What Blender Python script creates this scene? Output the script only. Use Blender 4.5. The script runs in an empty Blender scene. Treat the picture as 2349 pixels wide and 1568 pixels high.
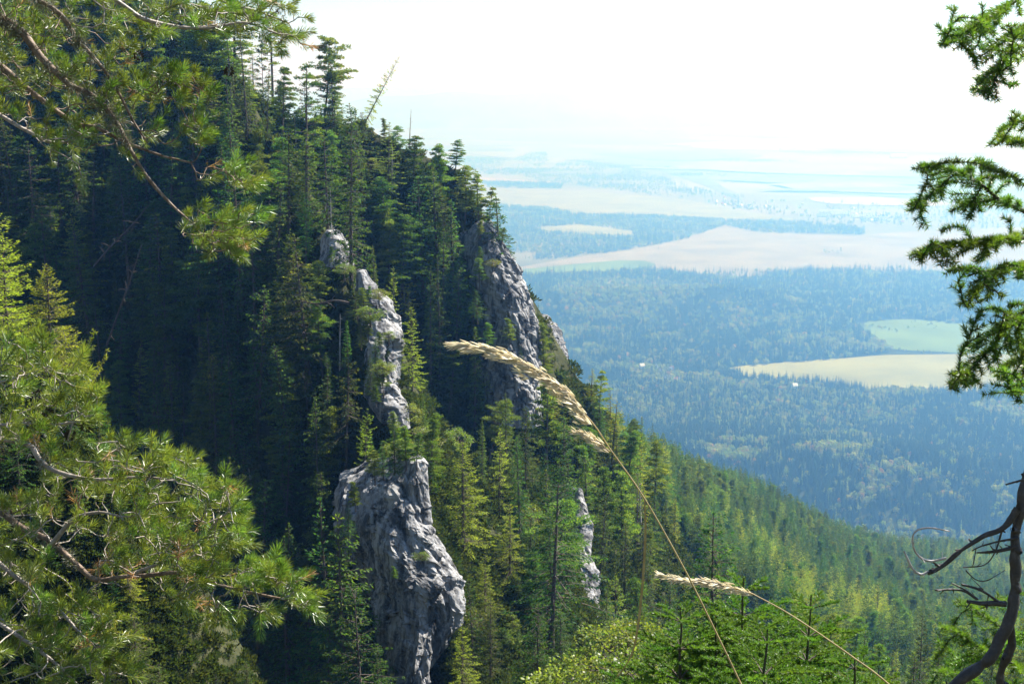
import bpy, math
import numpy as np
from mathutils import Vector, Matrix, Euler
from mathutils.bvhtree import BVHTree

# ------------------------------------------------------------------ camera, sky, sun, exposure
F = 1422.0                      # focal length in pixels of the 1024 px wide frame (50 mm)
PITCH = math.atan((341.5 - 90.0) / F)
SUN_AZ, SUN_EL = math.radians(50), math.radians(47)
scene = bpy.context.scene
col = scene.collection
cam_d = bpy.data.cameras.new('camera'); cam_d.lens = 50; cam_d.sensor_width = 36
cam_d.clip_start = 0.1; cam_d.clip_end = 120000
cam = bpy.data.objects.new('camera', cam_d); col.objects.link(cam)
cam.rotation_euler = (math.pi / 2 - PITCH, 0, 0); scene.camera = cam

world = bpy.data.worlds.new('World'); scene.world = world; world.use_nodes = True
wn = world.node_tree
sky = wn.nodes.new('ShaderNodeTexSky'); sky.sky_type = 'NISHITA'; sky.sun_disc = False
sky.sun_elevation = SUN_EL; sky.sun_rotation = SUN_AZ
sky.altitude = 1000; sky.air_density = 1.0; sky.dust_density = 0.8; sky.ozone_density = 1.5
bg = wn.nodes['Background']; wn.links.new(sky.outputs[0], bg.inputs[0]); bg.inputs[1].default_value = 0.05

sun_d = bpy.data.lights.new('sun', 'SUN'); sun_d.energy = 5.0; sun_d.angle = math.radians(0.53)
sun_d.color = (1.0, 0.98, 0.955)
sun = bpy.data.objects.new('sun', sun_d); col.objects.link(sun)
sdir = Vector((math.sin(SUN_AZ) * math.cos(SUN_EL), math.cos(SUN_AZ) * math.cos(SUN_EL), math.sin(SUN_EL)))
sun.rotation_euler = sdir.to_track_quat('Z', 'Y').to_euler()

scene.view_settings.view_transform = 'Standard'; scene.view_settings.look = 'None'
scene.view_settings.exposure = 1.70; scene.view_settings.gamma = 1.0
cy = scene.cycles
cy.use_denoising = True
try: cy.denoiser = 'OPENIMAGEDENOISE'
except Exception: pass
cy.max_bounces = 5; cy.diffuse_bounces = 3; cy.glossy_bounces = 2; cy.transmission_bounces = 3
cy.volume_bounces = 0; cy.transparent_max_bounces = 4
cy.sample_clamp_indirect = 4.0

# ------------------------------------------------------------------ helpers
S = 1024.0 / 2348.0             # layout notes are in a 2348 px wide copy of the view
rng = np.random.default_rng(7)

def pw(px, py, d):
    """world point at pixel (1024 frame) and distance d along the ground axis Y"""
    u = (np.asarray(px, float) - 512.0) / F; v = (341.5 - np.asarray(py, float)) / F
    y = math.cos(PITCH) + v * math.sin(PITCH); z = -math.sin(PITCH) + v * math.cos(PITCH)
    k = d / y
    return np.stack(np.broadcast_arrays(u * k, d + 0 * u, z * k), -1)

def q(x, y, d): return pw(x * S, y * S, d)

def to_px(P):
    P = np.asarray(P, float)
    f = P[..., 1] * math.cos(PITCH) - P[..., 2] * math.sin(PITCH)
    v = P[..., 1] * math.sin(PITCH) + P[..., 2] * math.cos(PITCH)
    return 512 + F * P[..., 0] / f, 341.5 - F * v / f

def hsh(ix, iy, iz, seed):
    h = (ix * 374761393 + iy * 668265263 + iz * 2147483647 + seed * 974634777) & 0xFFFFFFFF
    h = ((h ^ (h >> 13)) * 1274126177) & 0xFFFFFFFF
    h = h ^ (h >> 16)
    return (h & 0xFFFF) / 65535.0

def vnoise(P, seed=0):
    P = np.asarray(P, float); i = np.floor(P).astype(np.int64); f = P - i
    f = f * f * (3 - 2 * f); r = 0
    for dx in (0, 1):
        for dy in (0, 1):
            for dz in (0, 1):
                w = (f[..., 0] if dx else 1 - f[..., 0]) * (f[..., 1] if dy else 1 - f[..., 1]) * (f[..., 2] if dz else 1 - f[..., 2])
                r = r + w * hsh(i[..., 0] + dx, i[..., 1] + dy, i[..., 2] + dz, seed)
    return r * 2 - 1

def fbm(P, oct=4, seed=0, gain=0.5):
    r = 0; a = 1.0; P = np.asarray(P, float)
    for o in range(oct):
        r = r + a * vnoise(P, seed + o); P = P * 2.03 + 7.1; a *= gain
    return r

def norm(v):
    v = np.asarray(v, float); return v / np.maximum(np.linalg.norm(v, axis=-1, keepdims=True), 1e-9)

class Acc:
    """collects triangles (and a per-vertex tint) for one mesh"""
    def __init__(s): s.v = []; s.f = []; s.t = []; s.n = 0
    def add(s, V, T, tint=0.5):
        V = np.asarray(V, float).reshape(-1, 3); T = np.asarray(T, np.int64).reshape(-1, 3)
        s.v.append(V); s.f.append(T + s.n); s.t.append(np.broadcast_to(np.asarray(tint, float), (len(V),)).copy()); s.n += len(V)
    def blades(s, P, D, L, W, rg, tint=0.5, diamond=True, side=None):
        """thin leaf or needle faces from P along D"""
        P = np.asarray(P, float); N = len(P)
        if N == 0: return
        D = norm(D); L = np.broadcast_to(L, (N,))[:, None]; W = np.broadcast_to(W, (N,))[:, None]
        if side is None:
            side = rg.normal(size=(N, 3))
        side = norm(np.cross(D, side))
        tint = np.broadcast_to(np.asarray(tint, float), (N,))
        if diamond:
            m = P + D * L * 0.45
            V = np.stack([P, m - side * W / 2, m + side * W / 2, P + D * L], 1)
            T = (np.arange(N)[:, None, None] * 4 + np.array([[0, 1, 2], [1, 3, 2]])[None]).reshape(-1, 3)
            s.add(V, T, np.repeat(tint, 4))
        else:
            V = np.stack([P - side * W / 2, P + side * W / 2, P + D * L], 1)
            s.add(V, np.arange(N * 3).reshape(-1, 3), np.repeat(tint, 3))
    def tube(s, P, R, sides=6, tint=0.5, cap=True):
        P = np.asarray(P, float); n = len(P); R = np.broadcast_to(R, (n,))
        if n < 2: return
        T = norm(np.gradient(P, axis=0))
        ref = np.array([0.31, 0.17, 0.94]) if abs(T[:, 2]).mean() < 0.85 else np.array([0.9, 0.3, 0.1])
        A = norm(np.cross(T, ref)); B = np.cross(T, A)
        a = np.linspace(0, 2 * np.pi, sides, endpoint=False)
        V = P[:, None] + R[:, None, None] * (np.cos(a)[None, :, None] * A[:, None] + np.sin(a)[None, :, None] * B[:, None])
        i = np.arange(n - 1)[:, None] * sides; j = np.arange(sides)[None]; k = (j + 1) % sides
        t1 = np.stack([i + j, i + k, i + sides + k], -1).reshape(-1, 3)
        t2 = np.stack([i + j, i + sides + k, i + sides + j], -1).reshape(-1, 3)
        s.add(V.reshape(-1, 3), np.concatenate([t1, t2]), tint)
    def mesh(s, name, mat, smooth=False):
        return make_mesh(name, np.concatenate(s.v) if s.v else np.zeros((0, 3)), np.concatenate(s.f) if s.f else np.zeros((0, 3), int), mat, np.concatenate(s.t) if s.t else None, smooth)

def make_mesh(name, V, T, mat, tint=None, smooth=False):
    me = bpy.data.meshes.new(name)
    V = np.asarray(V, np.float32); T = np.asarray(T, np.int32); k = T.shape[1] if len(T) else 3
    me.vertices.add(len(V)); me.vertices.foreach_set('co', V.ravel())
    me.loops.add(T.size); me.loops.foreach_set('vertex_index', T.ravel())
    me.polygons.add(len(T))
    me.polygons.foreach_set('loop_start', np.arange(0, T.size, k, dtype=np.int32))
    me.polygons.foreach_set('loop_total', np.full(len(T), k, np.int32))
    me.polygons.foreach_set('use_smooth', np.full(len(T), smooth))
    if tint is not None:
        a = me.attributes.new('tint', 'FLOAT', 'POINT'); a.data.foreach_set('value', np.asarray(tint, np.float32))
    me.update(calc_edges=True); me.validate()
    if mat is not None: me.materials.append(mat)
    return me

def obj(name, me, parent=None, loc=None, rot=None, scl=None):
    o = bpy.data.objects.new(name, me); col.objects.link(o)
    if parent is not None: o.parent = parent
    if loc is not None: o.location = [float(c) for c in loc]
    if rot is not None: o.rotation_euler = rot
    if scl is not None: o.scale = (scl,) * 3 if np.isscalar(scl) else scl
    return o

def tag(o, label, cat=None, group=None, kind=None):
    o['label'] = label
    if cat: o['category'] = cat
    if group: o['group'] = group
    if kind: o['kind'] = kind
    return o

def empty(name, loc, rz=0.0, scl=1.0):
    e = bpy.data.objects.new(name, None); col.objects.link(e); e.location = [float(c) for c in loc]
    e.rotation_euler = (0, 0, rz); e.scale = (scl,) * 3; e.empty_display_size = 0.3
    return e

def smooth_line(P, step):
    """Catmull-Rom resampling of a polyline (last columns may carry radii)"""
    P = np.asarray(P, float)
    if len(P) < 3:
        n = max(2, int(np.linalg.norm(P[-1, :3] - P[0, :3]) / step)); t = np.linspace(0, 1, n)[:, None]
        return P[0] * (1 - t) + P[-1] * t
    Q = np.vstack([2 * P[0] - P[1], P, 2 * P[-1] - P[-2]]); out = []
    for i in range(1, len(Q) - 2):
        n = max(2, int(np.linalg.norm(Q[i + 1, :3] - Q[i, :3]) / step)); t = np.linspace(0, 1, n, endpoint=False)[:, None]
        a, b, c, d = Q[i - 1], Q[i], Q[i + 1], Q[i + 2]
        out.append(0.5 * (2 * b + (c - a) * t + (2 * a - 5 * b + 4 * c - d) * t ** 2 + (3 * b - a - 3 * c + d) * t ** 3))
    out.append(P[-1:]); return np.vstack(out)

# ------------------------------------------------------------------ materials
def new_mat(name):
    m = bpy.data.materials.new(name); m.use_nodes = True; nt = m.node_tree
    return m, nt, nt.nodes['Principled BSDF'], nt.nodes['Material Output']

def ramp(nt, stops):
    r = nt.nodes.new('ShaderNodeValToRGB'); e = r.color_ramp.elements
    while len(e) < len(stops): e.new(0.5)
    for i, (p, c) in enumerate(stops): e[i].position = p; e[i].color = (*c, 1)
    return r

def foliage(name, c0, c1, c2, transl=0.4, rough=0.5, spec=0.35, obj_var=0.25, tcol=1.6, tb=0.5):
    """leaf material: tint attribute picks the colour, each plant is a little different"""
    m, nt, b, out = new_mat(name); L = nt.links.new
    at = nt.nodes.new('ShaderNodeAttribute'); at.attribute_name = 'tint'
    r = ramp(nt, [(0.0, c0), (0.5, c1), (1.0, c2)]); L(at.outputs['Fac'], r.inputs[0])
    oi = nt.nodes.new('ShaderNodeObjectInfo'); mr = nt.nodes.new('ShaderNodeMapRange')
    mr.inputs[3].default_value = 1 - obj_var; mr.inputs[4].default_value = 1 + obj_var; L(oi.outputs['Random'], mr.inputs[0])
    hs = nt.nodes.new('ShaderNodeHueSaturation'); L(r.outputs[0], hs.inputs['Color']); L(mr.outputs[0], hs.inputs['Value'])
    mh = nt.nodes.new('ShaderNodeMapRange'); mh.inputs[3].default_value = 0.5 - 0.03 * obj_var / 0.25; mh.inputs[4].default_value = 0.5 + 0.02 * obj_var / 0.25
    mm = nt.nodes.new('ShaderNodeMath'); mm.operation = 'FRACT'; mk = nt.nodes.new('ShaderNodeMath'); mk.operation = 'MULTIPLY'; mk.inputs[1].default_value = 17.3
    L(oi.outputs['Random'], mk.inputs[0]); L(mk.outputs[0], mm.inputs[0]); L(mm.outputs[0], mh.inputs[0]); L(mh.outputs[0], hs.inputs['Hue'])
    L(hs.outputs[0], b.inputs['Base Color']); b.inputs['Roughness'].default_value = rough; b.inputs['Specular IOR Level'].default_value = spec
    tr = nt.nodes.new('ShaderNodeBsdfTranslucent'); mx = nt.nodes.new('ShaderNodeMixShader'); mx.inputs[0].default_value = transl
    g = nt.nodes.new('ShaderNodeMix'); g.data_type = 'RGBA'; g.blend_type = 'MULTIPLY'; g.inputs[0].default_value = 1.0
    L(hs.outputs[0], g.inputs[6]); g.inputs[7].default_value = (tcol, tcol, tcol * tb, 1); L(g.outputs[2], tr.inputs[0])
    L(b.outputs[0], mx.inputs[1]); L(tr.outputs[0], mx.inputs[2]); L(mx.outputs[0], out.inputs[0])
    return m

def noisy(name, stops, scale=4.0, detail=6, rough=0.8, bump=0.3, bscale=None, stretch=(1, 1, 1), dist=0.02, spec=0.3, coords='Object'):
    m, nt, b, out = new_mat(name); L = nt.links.new
    tc = nt.nodes.new('ShaderNodeTexCoord'); mp = nt.nodes.new('ShaderNodeMapping'); mp.inputs['Scale'].default_value = stretch
    L(tc.outputs[coords], mp.inputs[0])
    n = nt.nodes.new('ShaderNodeTexNoise'); n.inputs['Scale'].default_value = scale; n.inputs['Detail'].default_value = detail; n.inputs['Roughness'].default_value = 0.62
    L(mp.outputs[0], n.inputs['Vector']); r = ramp(nt, stops); L(n.outputs[0], r.inputs[0]); L(r.outputs[0], b.inputs['Base Color'])
    b.inputs['Roughness'].default_value = rough; b.inputs['Specular IOR Level'].default_value = spec
    if bump:
        n2 = nt.nodes.new('ShaderNodeTexNoise'); n2.inputs['Scale'].default_value = bscale or scale * 3; n2.inputs['Detail'].default_value = 5
        L(mp.outputs[0], n2.inputs['Vector'])
        bp = nt.nodes.new('ShaderNodeBump'); bp.inputs['Strength'].default_value = bump; bp.inputs['Distance'].default_value = dist
        L(n2.outputs[0], bp.inputs['Height']); L(bp.outputs[0], b.inputs['Normal'])
    return m

def rock_material():
    m, nt, b, out = new_mat('limestone'); L = nt.links.new
    tc = nt.nodes.new('ShaderNodeTexCoord'); mp = nt.nodes.new('ShaderNodeMapping'); mp.inputs['Scale'].default_value = (1, 1, 0.45); L(tc.outputs['Object'], mp.inputs[0])
    def noise(sc, det=6, ro=0.6, vec=mp):
        n = nt.nodes.new('ShaderNodeTexNoise'); n.inputs['Scale'].default_value = sc; n.inputs['Detail'].default_value = det; n.inputs['Roughness'].default_value = ro
        L(vec.outputs[0], n.inputs['Vector']); return n
    n1 = noise(0.35, 8, 0.65); r1 = ramp(nt, [(0.28, (0.13, 0.13, 0.135)), (0.42, (0.25, 0.25, 0.255)), (0.6, (0.37, 0.365, 0.36)), (0.8, (0.30, 0.26, 0.21))]); L(n1.outputs[0], r1.inputs[0])
    # dark streaks of lichen running down the face
    mp2 = nt.nodes.new('ShaderNodeMapping'); mp2.inputs['Scale'].default_value = (1, 1, 0.16); L(tc.outputs['Object'], mp2.inputs[0])
    n2 = noise(0.9, 7, 0.7, mp2); r2 = ramp(nt, [(0.42, (0.12, 0.125, 0.13)), (0.52, (1, 1, 1)), (1, (1, 1, 1))]); L(n2.outputs[0], r2.inputs[0])
    x = nt.nodes.new('ShaderNodeMix'); x.data_type = 'RGBA'; x.blend_type = 'MULTIPLY'; x.inputs[0].default_value = 0.8
    L(r1.outputs[0], x.inputs[6]); L(r2.outputs[0], x.inputs[7])
    mp3 = nt.nodes.new('ShaderNodeMapping'); mp3.inputs['Scale'].default_value = (1, 1, 0.10); L(tc.outputs['Object'], mp3.inputs[0])
    n5 = noise(2.6, 5, 0.6, mp3); r5 = ramp(nt, [(0.36, (0.30, 0.29, 0.27)), (0.47, (0.85, 0.83, 0.80)), (0.62, (1, 1, 1)), (0.72, (1.0, 0.86, 0.68))]); L(n5.outputs[0], r5.inputs[0])
    x2 = nt.nodes.new('ShaderNodeMix'); x2.data_type = 'RGBA'; x2.blend_type = 'MULTIPLY'; x2.inputs[0].default_value = 0.85; L(x.outputs[2], x2.inputs[6]); L(r5.outputs[0], x2.inputs[7]); x = x2
    # moss and grass on ledges
    geo = nt.nodes.new('ShaderNodeNewGeometry'); sp = nt.nodes.new('ShaderNodeSeparateXYZ'); L(geo.outputs['Normal'], sp.inputs[0])
    n3 = noise(0.8, 5); ad = nt.nodes.new('ShaderNodeMath'); ad.operation = 'MULTIPLY_ADD'; ad.inputs[1].default_value = 0.7; L(n3.outputs[0], ad.inputs[0]); L(sp.outputs[2], ad.inputs[2])
    r3 = ramp(nt, [(1.0, (0, 0, 0)), (1.2, (1, 1, 1))]); L(ad.outputs[0], r3.inputs[0])
    y = nt.nodes.new('ShaderNodeMix'); y.data_type = 'RGBA'; L(r3.outputs[0], y.inputs[0]); L(x.outputs[2], y.inputs[6]); y.inputs[7].default_value = (0.10, 0.11, 0.035, 1)
    L(y.outputs[2], b.inputs['Base Color']); b.inputs['Roughness'].default_value = 0.95; b.inputs['Specular IOR Level'].default_value = 0.05
    n4 = noise(2.2, 9, 0.7); bp = nt.nodes.new('ShaderNodeBump'); bp.inputs['Strength'].default_value = 0.7; bp.inputs['Distance'].default_value = 0.22
    L(n4.outputs[0], bp.inputs['Height']); L(bp.outputs[0], b.inputs['Normal'])
    return m

M = {}
M['spruce'] = foliage('spruce_needles', (0.018, 0.048, 0.010), (0.050, 0.100, 0.016), (0.145, 0.175, 0.024), 0.45, 0.6, 0.08, 0.38, 2.2)
M['pine'] = foliage('pine_needles', (0.030, 0.062, 0.015), (0.075, 0.128, 0.022), (0.165, 0.195, 0.030), 0.45, 0.6, 0.1, 0.35, 2.2)
M['larch'] = foliage('larch_needles', (0.150, 0.205, 0.020), (0.235, 0.300, 0.030), (0.320, 0.345, 0.042), 0.52, 0.6, 0.06)
M['broad'] = foliage('broad_leaves', (0.080, 0.125, 0.020), (0.130, 0.175, 0.028), (0.21, 0.225, 0.040), 0.5, 0.45, 0.35)
M['autumn'] = foliage('autumn_leaves', (0.16, 0.12, 0.025), (0.24, 0.16, 0.035), (0.30, 0.15, 0.04), 0.45, 0.5, 0.3)
M['under'] = foliage('undergrowth_leaves', (0.020, 0.036, 0.012), (0.045, 0.065, 0.018), (0.10, 0.105, 0.03), 0.35, 0.7, 0.0)
M['near_pine'] = foliage('near_pine_needles', (0.050, 0.098, 0.017), (0.098, 0.158, 0.026), (0.190, 0.228, 0.042), 0.34, 0.38, 0.65, 0.3, 1.8)
M['brown_pine'] = foliage('withered_needles', (0.22, 0.115, 0.045), (0.32, 0.18, 0.075), (0.42, 0.28, 0.14), 0.3, 0.45, 0.4, 0.15)
M['near_spruce'] = foliage('near_spruce_needles', (0.028, 0.075, 0.012), (0.062, 0.130, 0.016), (0.150, 0.190, 0.024), 0.46, 0.4, 0.5, 0.2, 2.0)
M['fir'] = foliage('fir_needles', (0.045, 0.115, 0.014), (0.080, 0.170, 0.020), (0.150, 0.230, 0.030), 0.38, 0.45, 0.4, 0.15)
M['near_larch'] = foliage('near_larch_needles', (0.11, 0.15, 0.016), (0.17, 0.20, 0.022), (0.26, 0.25, 0.03), 0.45, 0.5, 0.3)
M['lichen'] = foliage('lichen', (0.10, 0.105, 0.085), (0.17, 0.175, 0.14), (0.26, 0.26, 0.21), 0.2, 0.8, 0.1, 0.1, 1.0)
M['bark'] = noisy('bark', [(0.3, (0.045, 0.035, 0.028)), (0.6, (0.11, 0.085, 0.065))], 3, 5, 0.9, 0.4, stretch=(4, 4, 1))
M['pine_bark'] = noisy('pine_bark', [(0.3, (0.06, 0.042, 0.030)), (0.5, (0.15, 0.105, 0.072)), (0.7, (0.30, 0.23, 0.17))], 28, 6, 0.75, 0.7, 60, dist=0.006)
M['twig_bark'] = noisy('twig_bark', [(0.3, (0.14, 0.11, 0.085)), (0.55, (0.27, 0.225, 0.18)), (0.75, (0.40, 0.36, 0.31))], 40, 6, 0.55, 0.7, 90, dist=0.004, spec=0.5)
M['dead_bark'] = noisy('dead_bark', [(0.3, (0.020, 0.016, 0.013)), (0.55, (0.045, 0.035, 0.028)), (0.75, (0.11, 0.09, 0.075))], 45, 6, 0.6, 0.8, 110, dist=0.004, spec=0.5)
M['grey_wood'] = noisy('grey_wood', [(0.3, (0.22, 0.20, 0.18)), (0.7, (0.42, 0.40, 0.37))], 2, 5, 0.8, 0.3)
M['bare_twig'] = noisy('bare_twig', [(0.3, (0.25, 0.21, 0.18)), (0.7, (0.50, 0.45, 0.40))], 40, 5, 0.45, 0.5, 90, dist=0.003, spec=0.6)
M['far_spruce'] = foliage('far_spruce_needles', (0.008, 0.020, 0.007), (0.018, 0.038, 0.010), (0.050, 0.070, 0.014), 0.3, 0.7, 0.0, 0.4)
M['far_broad'] = foliage('far_broad_leaves', (0.075, 0.115, 0.020), (0.135, 0.180, 0.030), (0.22, 0.235, 0.04), 0.45, 0.7, 0.0, 0.35)
M['rock'] = rock_material()
M['soil'] = noisy('hillside_soil', [(0.3, (0.020, 0.022, 0.014)), (0.5, (0.045, 0.048, 0.024)), (0.65, (0.07, 0.07, 0.035)), (0.8, (0.11, 0.10, 0.075))], 0.22, 8, 0.95, 0.8, 0.9, dist=0.6, spec=0.0)
M['valley'] = noisy('valley_grass', [(0.35, (0.105, 0.105, 0.06)), (0.5, (0.14, 0.135, 0.082)), (0.65, (0.18, 0.165, 0.11))], 0.0009, 6, 0.95, 0, spec=0.0)
def forest_soil(m):
    """the wooded near half of the valley has dark needle litter instead of farmland"""
    nt = m.node_tree; L = nt.links.new; bs = nt.nodes['Principled BSDF']; src = bs.inputs['Base Color'].links[0].from_socket
    tc = nt.nodes.new('ShaderNodeTexCoord'); sp = nt.nodes.new('ShaderNodeSeparateXYZ'); L(tc.outputs['Object'], sp.inputs[0])
    mr = nt.nodes.new('ShaderNodeMapRange'); mr.inputs[1].default_value = 6000; mr.inputs[2].default_value = 7000; L(sp.outputs[1], mr.inputs[0])
    mx = nt.nodes.new('ShaderNodeMix'); mx.data_type = 'RGBA'; L(mr.outputs[0], mx.inputs[0]); mx.inputs[6].default_value = (0.030, 0.038, 0.016, 1); L(src, mx.inputs[7]); L(mx.outputs[2], bs.inputs['Base Color'])
forest_soil(M['valley'])

# ------------------------------------------------------------------ terrain of the near mountainside
VALLEY = -800.0
CTRL = []
for px in (-500, -200, 0, 200):
    CTRL += [(px, y, d) for y, d in ((1300, 4), (1100, 12), (1000, 30), (960, 60), (880, 100), (790, 150), (700, 200), (660, 260), (640, 400), (700, 900), (800, 1700))]
CTRL += [(350, y, d) for y, d in ((1250, 4), (1000, 12), (930, 30), (900, 60), (820, 100), (745, 130), (660, 165), (600, 210), (600, 300), (700, 900), (800, 1700))]
CTRL += [(440, y, d) for y, d in ((1150, 4), (900, 12), (860, 30), (800, 70), (735, 105), (690, 130), (630, 152), (455, 205), (440, 245), (520, 320), (650, 700), (800, 1700))]
CTRL += [(500, y, d) for y, d in ((1100, 4), (850, 12), (790, 35), (755, 70), (715, 105), (655, 140), (560, 172), (440, 210), (425, 240), (520, 330), (650, 700), (800, 1700))]
CTRL += [(560, y, d) for y, d in ((1060, 4), (830, 12), (775, 35), (740, 70), (700, 100), (620, 150), (510, 192), (450, 225), (445, 280), (520, 400), (660, 800), (800, 1700))]
CTRL += [(600, y, d) for y, d in ((1060, 4), (830, 12), (770, 35), (735, 75), (690, 125), (605, 180), (530, 235), (465, 310), (470, 400), (545, 600), (680, 1000), (800, 1700))]
CTRL += [(650, y, d) for y, d in ((1060, 4), (830, 12), (770, 35), (735, 85), (690, 150), (600, 250), (510, 380), (475, 480), (500, 640), (600, 900), (780, 1700))]
CTRL += [(720, y, d) for y, d in ((1060, 4), (830, 12), (770, 40), (735, 100), (690, 190), (570, 400), (500, 640), (520, 820), (610, 1100), (780, 1700))]
CTRL += [(820, y, d) for y, d in ((1060, 4), (830, 12), (770, 40), (735, 120), (690, 240), (605, 450), (533, 800), (552, 1020), (630, 1400), (740, 1800))]
CTRL += [(920, y, d) for y, d in ((1060, 4), (830, 12), (770, 40), (735, 140), (690, 290), (605, 600), (556, 1030), (575, 1250), (640, 1600))]
CTRL += [(1020, y, d) for y, d in ((1060, 4), (830, 12), (770, 40), (740, 150), (695, 320), (625, 650), (574, 1300), (610, 1550))]
for px in (1200, 1500):
    CTRL += [(px, y, d) for y, d in ((1060, 4), (830, 12), (770, 40), (750, 150), (705, 350), (645, 700), (590, 1400), (590, 1700))]
CT = np.array(CTRL, float)
def feat(px, d): return np.stack([np.asarray(px) / 90.0, np.log(np.asarray(d)) * 3.2], -1)
CX = feat(CT[:, 0], CT[:, 2])
def tps(r2): return np.where(r2 > 1e-12, 0.5 * r2 * np.log(np.maximum(r2, 1e-12)), 0)
_K = tps(((CX[:, None] - CX[None]) ** 2).sum(-1)) + np.eye(len(CX)) * 0.02
_P = np.c_[np.ones(len(CX)), CX]
_W = np.linalg.solve(np.block([[_K, _P], [_P.T, np.zeros((3, 3))]]), np.r_[CT[:, 1], 0, 0, 0])
def base_py(px, d):
    X = feat(np.clip(px, -500, 1500), np.clip(d, 4, 2200)); out = np.empty(X.shape[:-1])
    for i in range(0, len(X), 20000):
        x = X[i:i + 20000]
        out[i:i + 20000] = tps(((x[:, None] - CX[None]) ** 2).sum(-1)) @ _W[:-3] + _W[-3] + x @ _W[-2:]
    return out
RIBS = [  # crest lines (px, py, distance) and flank steepness
    ([(-420, -620, 275), (-100, -300, 250), (90, -110, 238), (200, 20, 230), (268, 98, 226), (340, 112, 228), (385, 132, 230), (440, 158, 233), (470, 185, 232), (482, 228, 227), (498, 268, 224), (518, 305, 221), (529, 350, 218), (532, 400, 214)], 1.75),
    ([(200, 20, 215), (262, 120, 196), (300, 170, 184), (328, 228, 172), (352, 275, 161), (382, 325, 153), (392, 370, 149), (398, 418, 145), (412, 462, 140), (428, 520, 136), (436, 570, 132), (448, 620, 129), (446, 683, 124), (455, 780, 117)], 1.9),
    ([(482, 228, 275), (528, 310, 282), (548, 338, 280), (562, 372, 276), (572, 405, 272), (592, 440, 268), (612, 485, 262)], 1.8),
    ([(-350, 120, 96), (-150, 250, 90), (0, 325, 85), (40, 332, 86), (72, 352, 89), (92, 430, 91), (100, 520, 89), (108, 640, 85)], 2.1),
    ([(560, 440, 218), (576, 492, 202), (588, 545, 190), (594, 605, 178)], 1.5),
]
RS = []
for pts, s in RIBS:
    W3 = smooth_line(np.array([pw(*p) for p in pts]), 1.0)
    RS.append((W3[::2], s))
def height(x, y):
    x = np.asarray(x, float).ravel(); y = np.asarray(y, float).ravel()
    d = np.maximum(y, 4.0); px = 512 + F * x / d * 0.985
    z = pw(0 * px, base_py(px, d), d)[:, 2]
    z = np.where(y < 4, -1.75 + np.clip(y, 0, 4) / 4 * (z + 1.75), z)
    near = (y > 40) & (y < 420)
    for W3, s in RS:
        idx = np.where(near)[0]
        for i in range(0, len(idx), 8000):
            k = idx[i:i + 8000]
            dist = np.hypot(x[k, None] - W3[None, :, 0], y[k, None] - W3[None, :, 1])
            z[k] = np.maximum(z[k], (W3[None, :, 2] - s * dist).max(1) - 1.0)
    P = np.stack([x, y, 0 * x], -1)
    w = np.clip((y - 8) / 40, 0, 1)
    z = z + w * (1.6 * fbm(P / 16.0, 3, 11) + 0.5 * fbm(P / 3.7, 2, 5)) + np.clip((y - 400) / 300, 0, 1) * 9 * fbm(P / 110.0, 2, 3)
    return np.maximum(z, VALLEY - 4)
nu, nd = 300, 330
uu = np.linspace(-1.0, 0.95, nu); dd = np.r_[[-25, -10, -3, 0, 2], np.exp(np.linspace(math.log(4), math.log(2400), nd))]
dd = np.r_[dd[dd < 100], np.linspace(100, 300, 150), dd[dd > 300]]
U, D = np.meshgrid(uu, dd); X = U * (np.maximum(D, 0) + 18)
Z = height(X, D).reshape(X.shape)
nr, nc = X.shape
I = (np.arange(nr - 1)[:, None] * nc + np.arange(nc - 1)[None]).ravel()
HQ = np.stack([I, I + 1, I + 1 + nc, I + nc], -1)
HV = np.stack([X, D, Z], -1).reshape(-1, 3)
hill = obj('hillside', make_mesh('hillside', HV, HQ, M['soil'], smooth=True))
tag(hill, 'steep dark mountainside falling towards the valley', kind='structure')
HB = BVHTree.FromPolygons([Vector(v) for v in HV.tolist()], HQ.tolist())
def hit(px, py):
    """ground point of the mountainside under a pixel"""
    p = pw(px, py, 1.0); dv = Vector(p).normalized()
    h = HB.ray_cast(dv * 3.0, dv)
    return None if h[0] is None else np.array(h[0])
def ground(x, y):
    h = HB.ray_cast(Vector((x, y, 400)), Vector((0, 0, -1)))
    return None if h[0] is None else np.array(h[0])

# ------------------------------------------------------------------ valley floor, fields, mountains
def vw(x, y, z=VALLEY):
    """point of the valley plane under a layout pixel (2348 wide)"""
    p = q(x, y, 1.0); k = z / p[..., 2:3] if p.ndim > 1 else z / p[2]
    return p * k
def swell(x, y):
    """low wooded swells of the valley floor"""
    z = 0
    for px, d, sx, sy, a in ((1380, 5150, 420, 300, 70), (1680, 5150, 260, 280, 60), (1650, 2900, 420, 300, 45), (2150, 2750, 330, 260, 40)):
        cx = (px * S - 512) / F * d; z = z + a * np.exp(-((x - cx) / sx) ** 2 - ((y - d) / sy) ** 2)
    return z
gx = np.r_[np.linspace(-52000, -4000, 30), np.linspace(-3800, 6000, 110), np.linspace(6500, 60000, 36)]
gy = np.r_[np.linspace(500, 9000, 130), np.linspace(9500, 60000, 50)]
GX, GY = np.meshgrid(gx, gy); GZ = VALLEY + swell(GX, GY)
nr, nc = GX.shape; I = (np.arange(nr - 1)[:, None] * nc + np.arange(nc - 1)[None]).ravel()
vf = obj('valley_floor', make_mesh('valley_floor', np.stack([GX, GY, GZ], -1).reshape(-1, 3), np.stack([I, I + 1, I + 1 + nc, I + nc], -1), M['valley'], smooth=True))
tag(vf, 'wide valley floor of meadows and farmland in haze', kind='structure')

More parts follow.
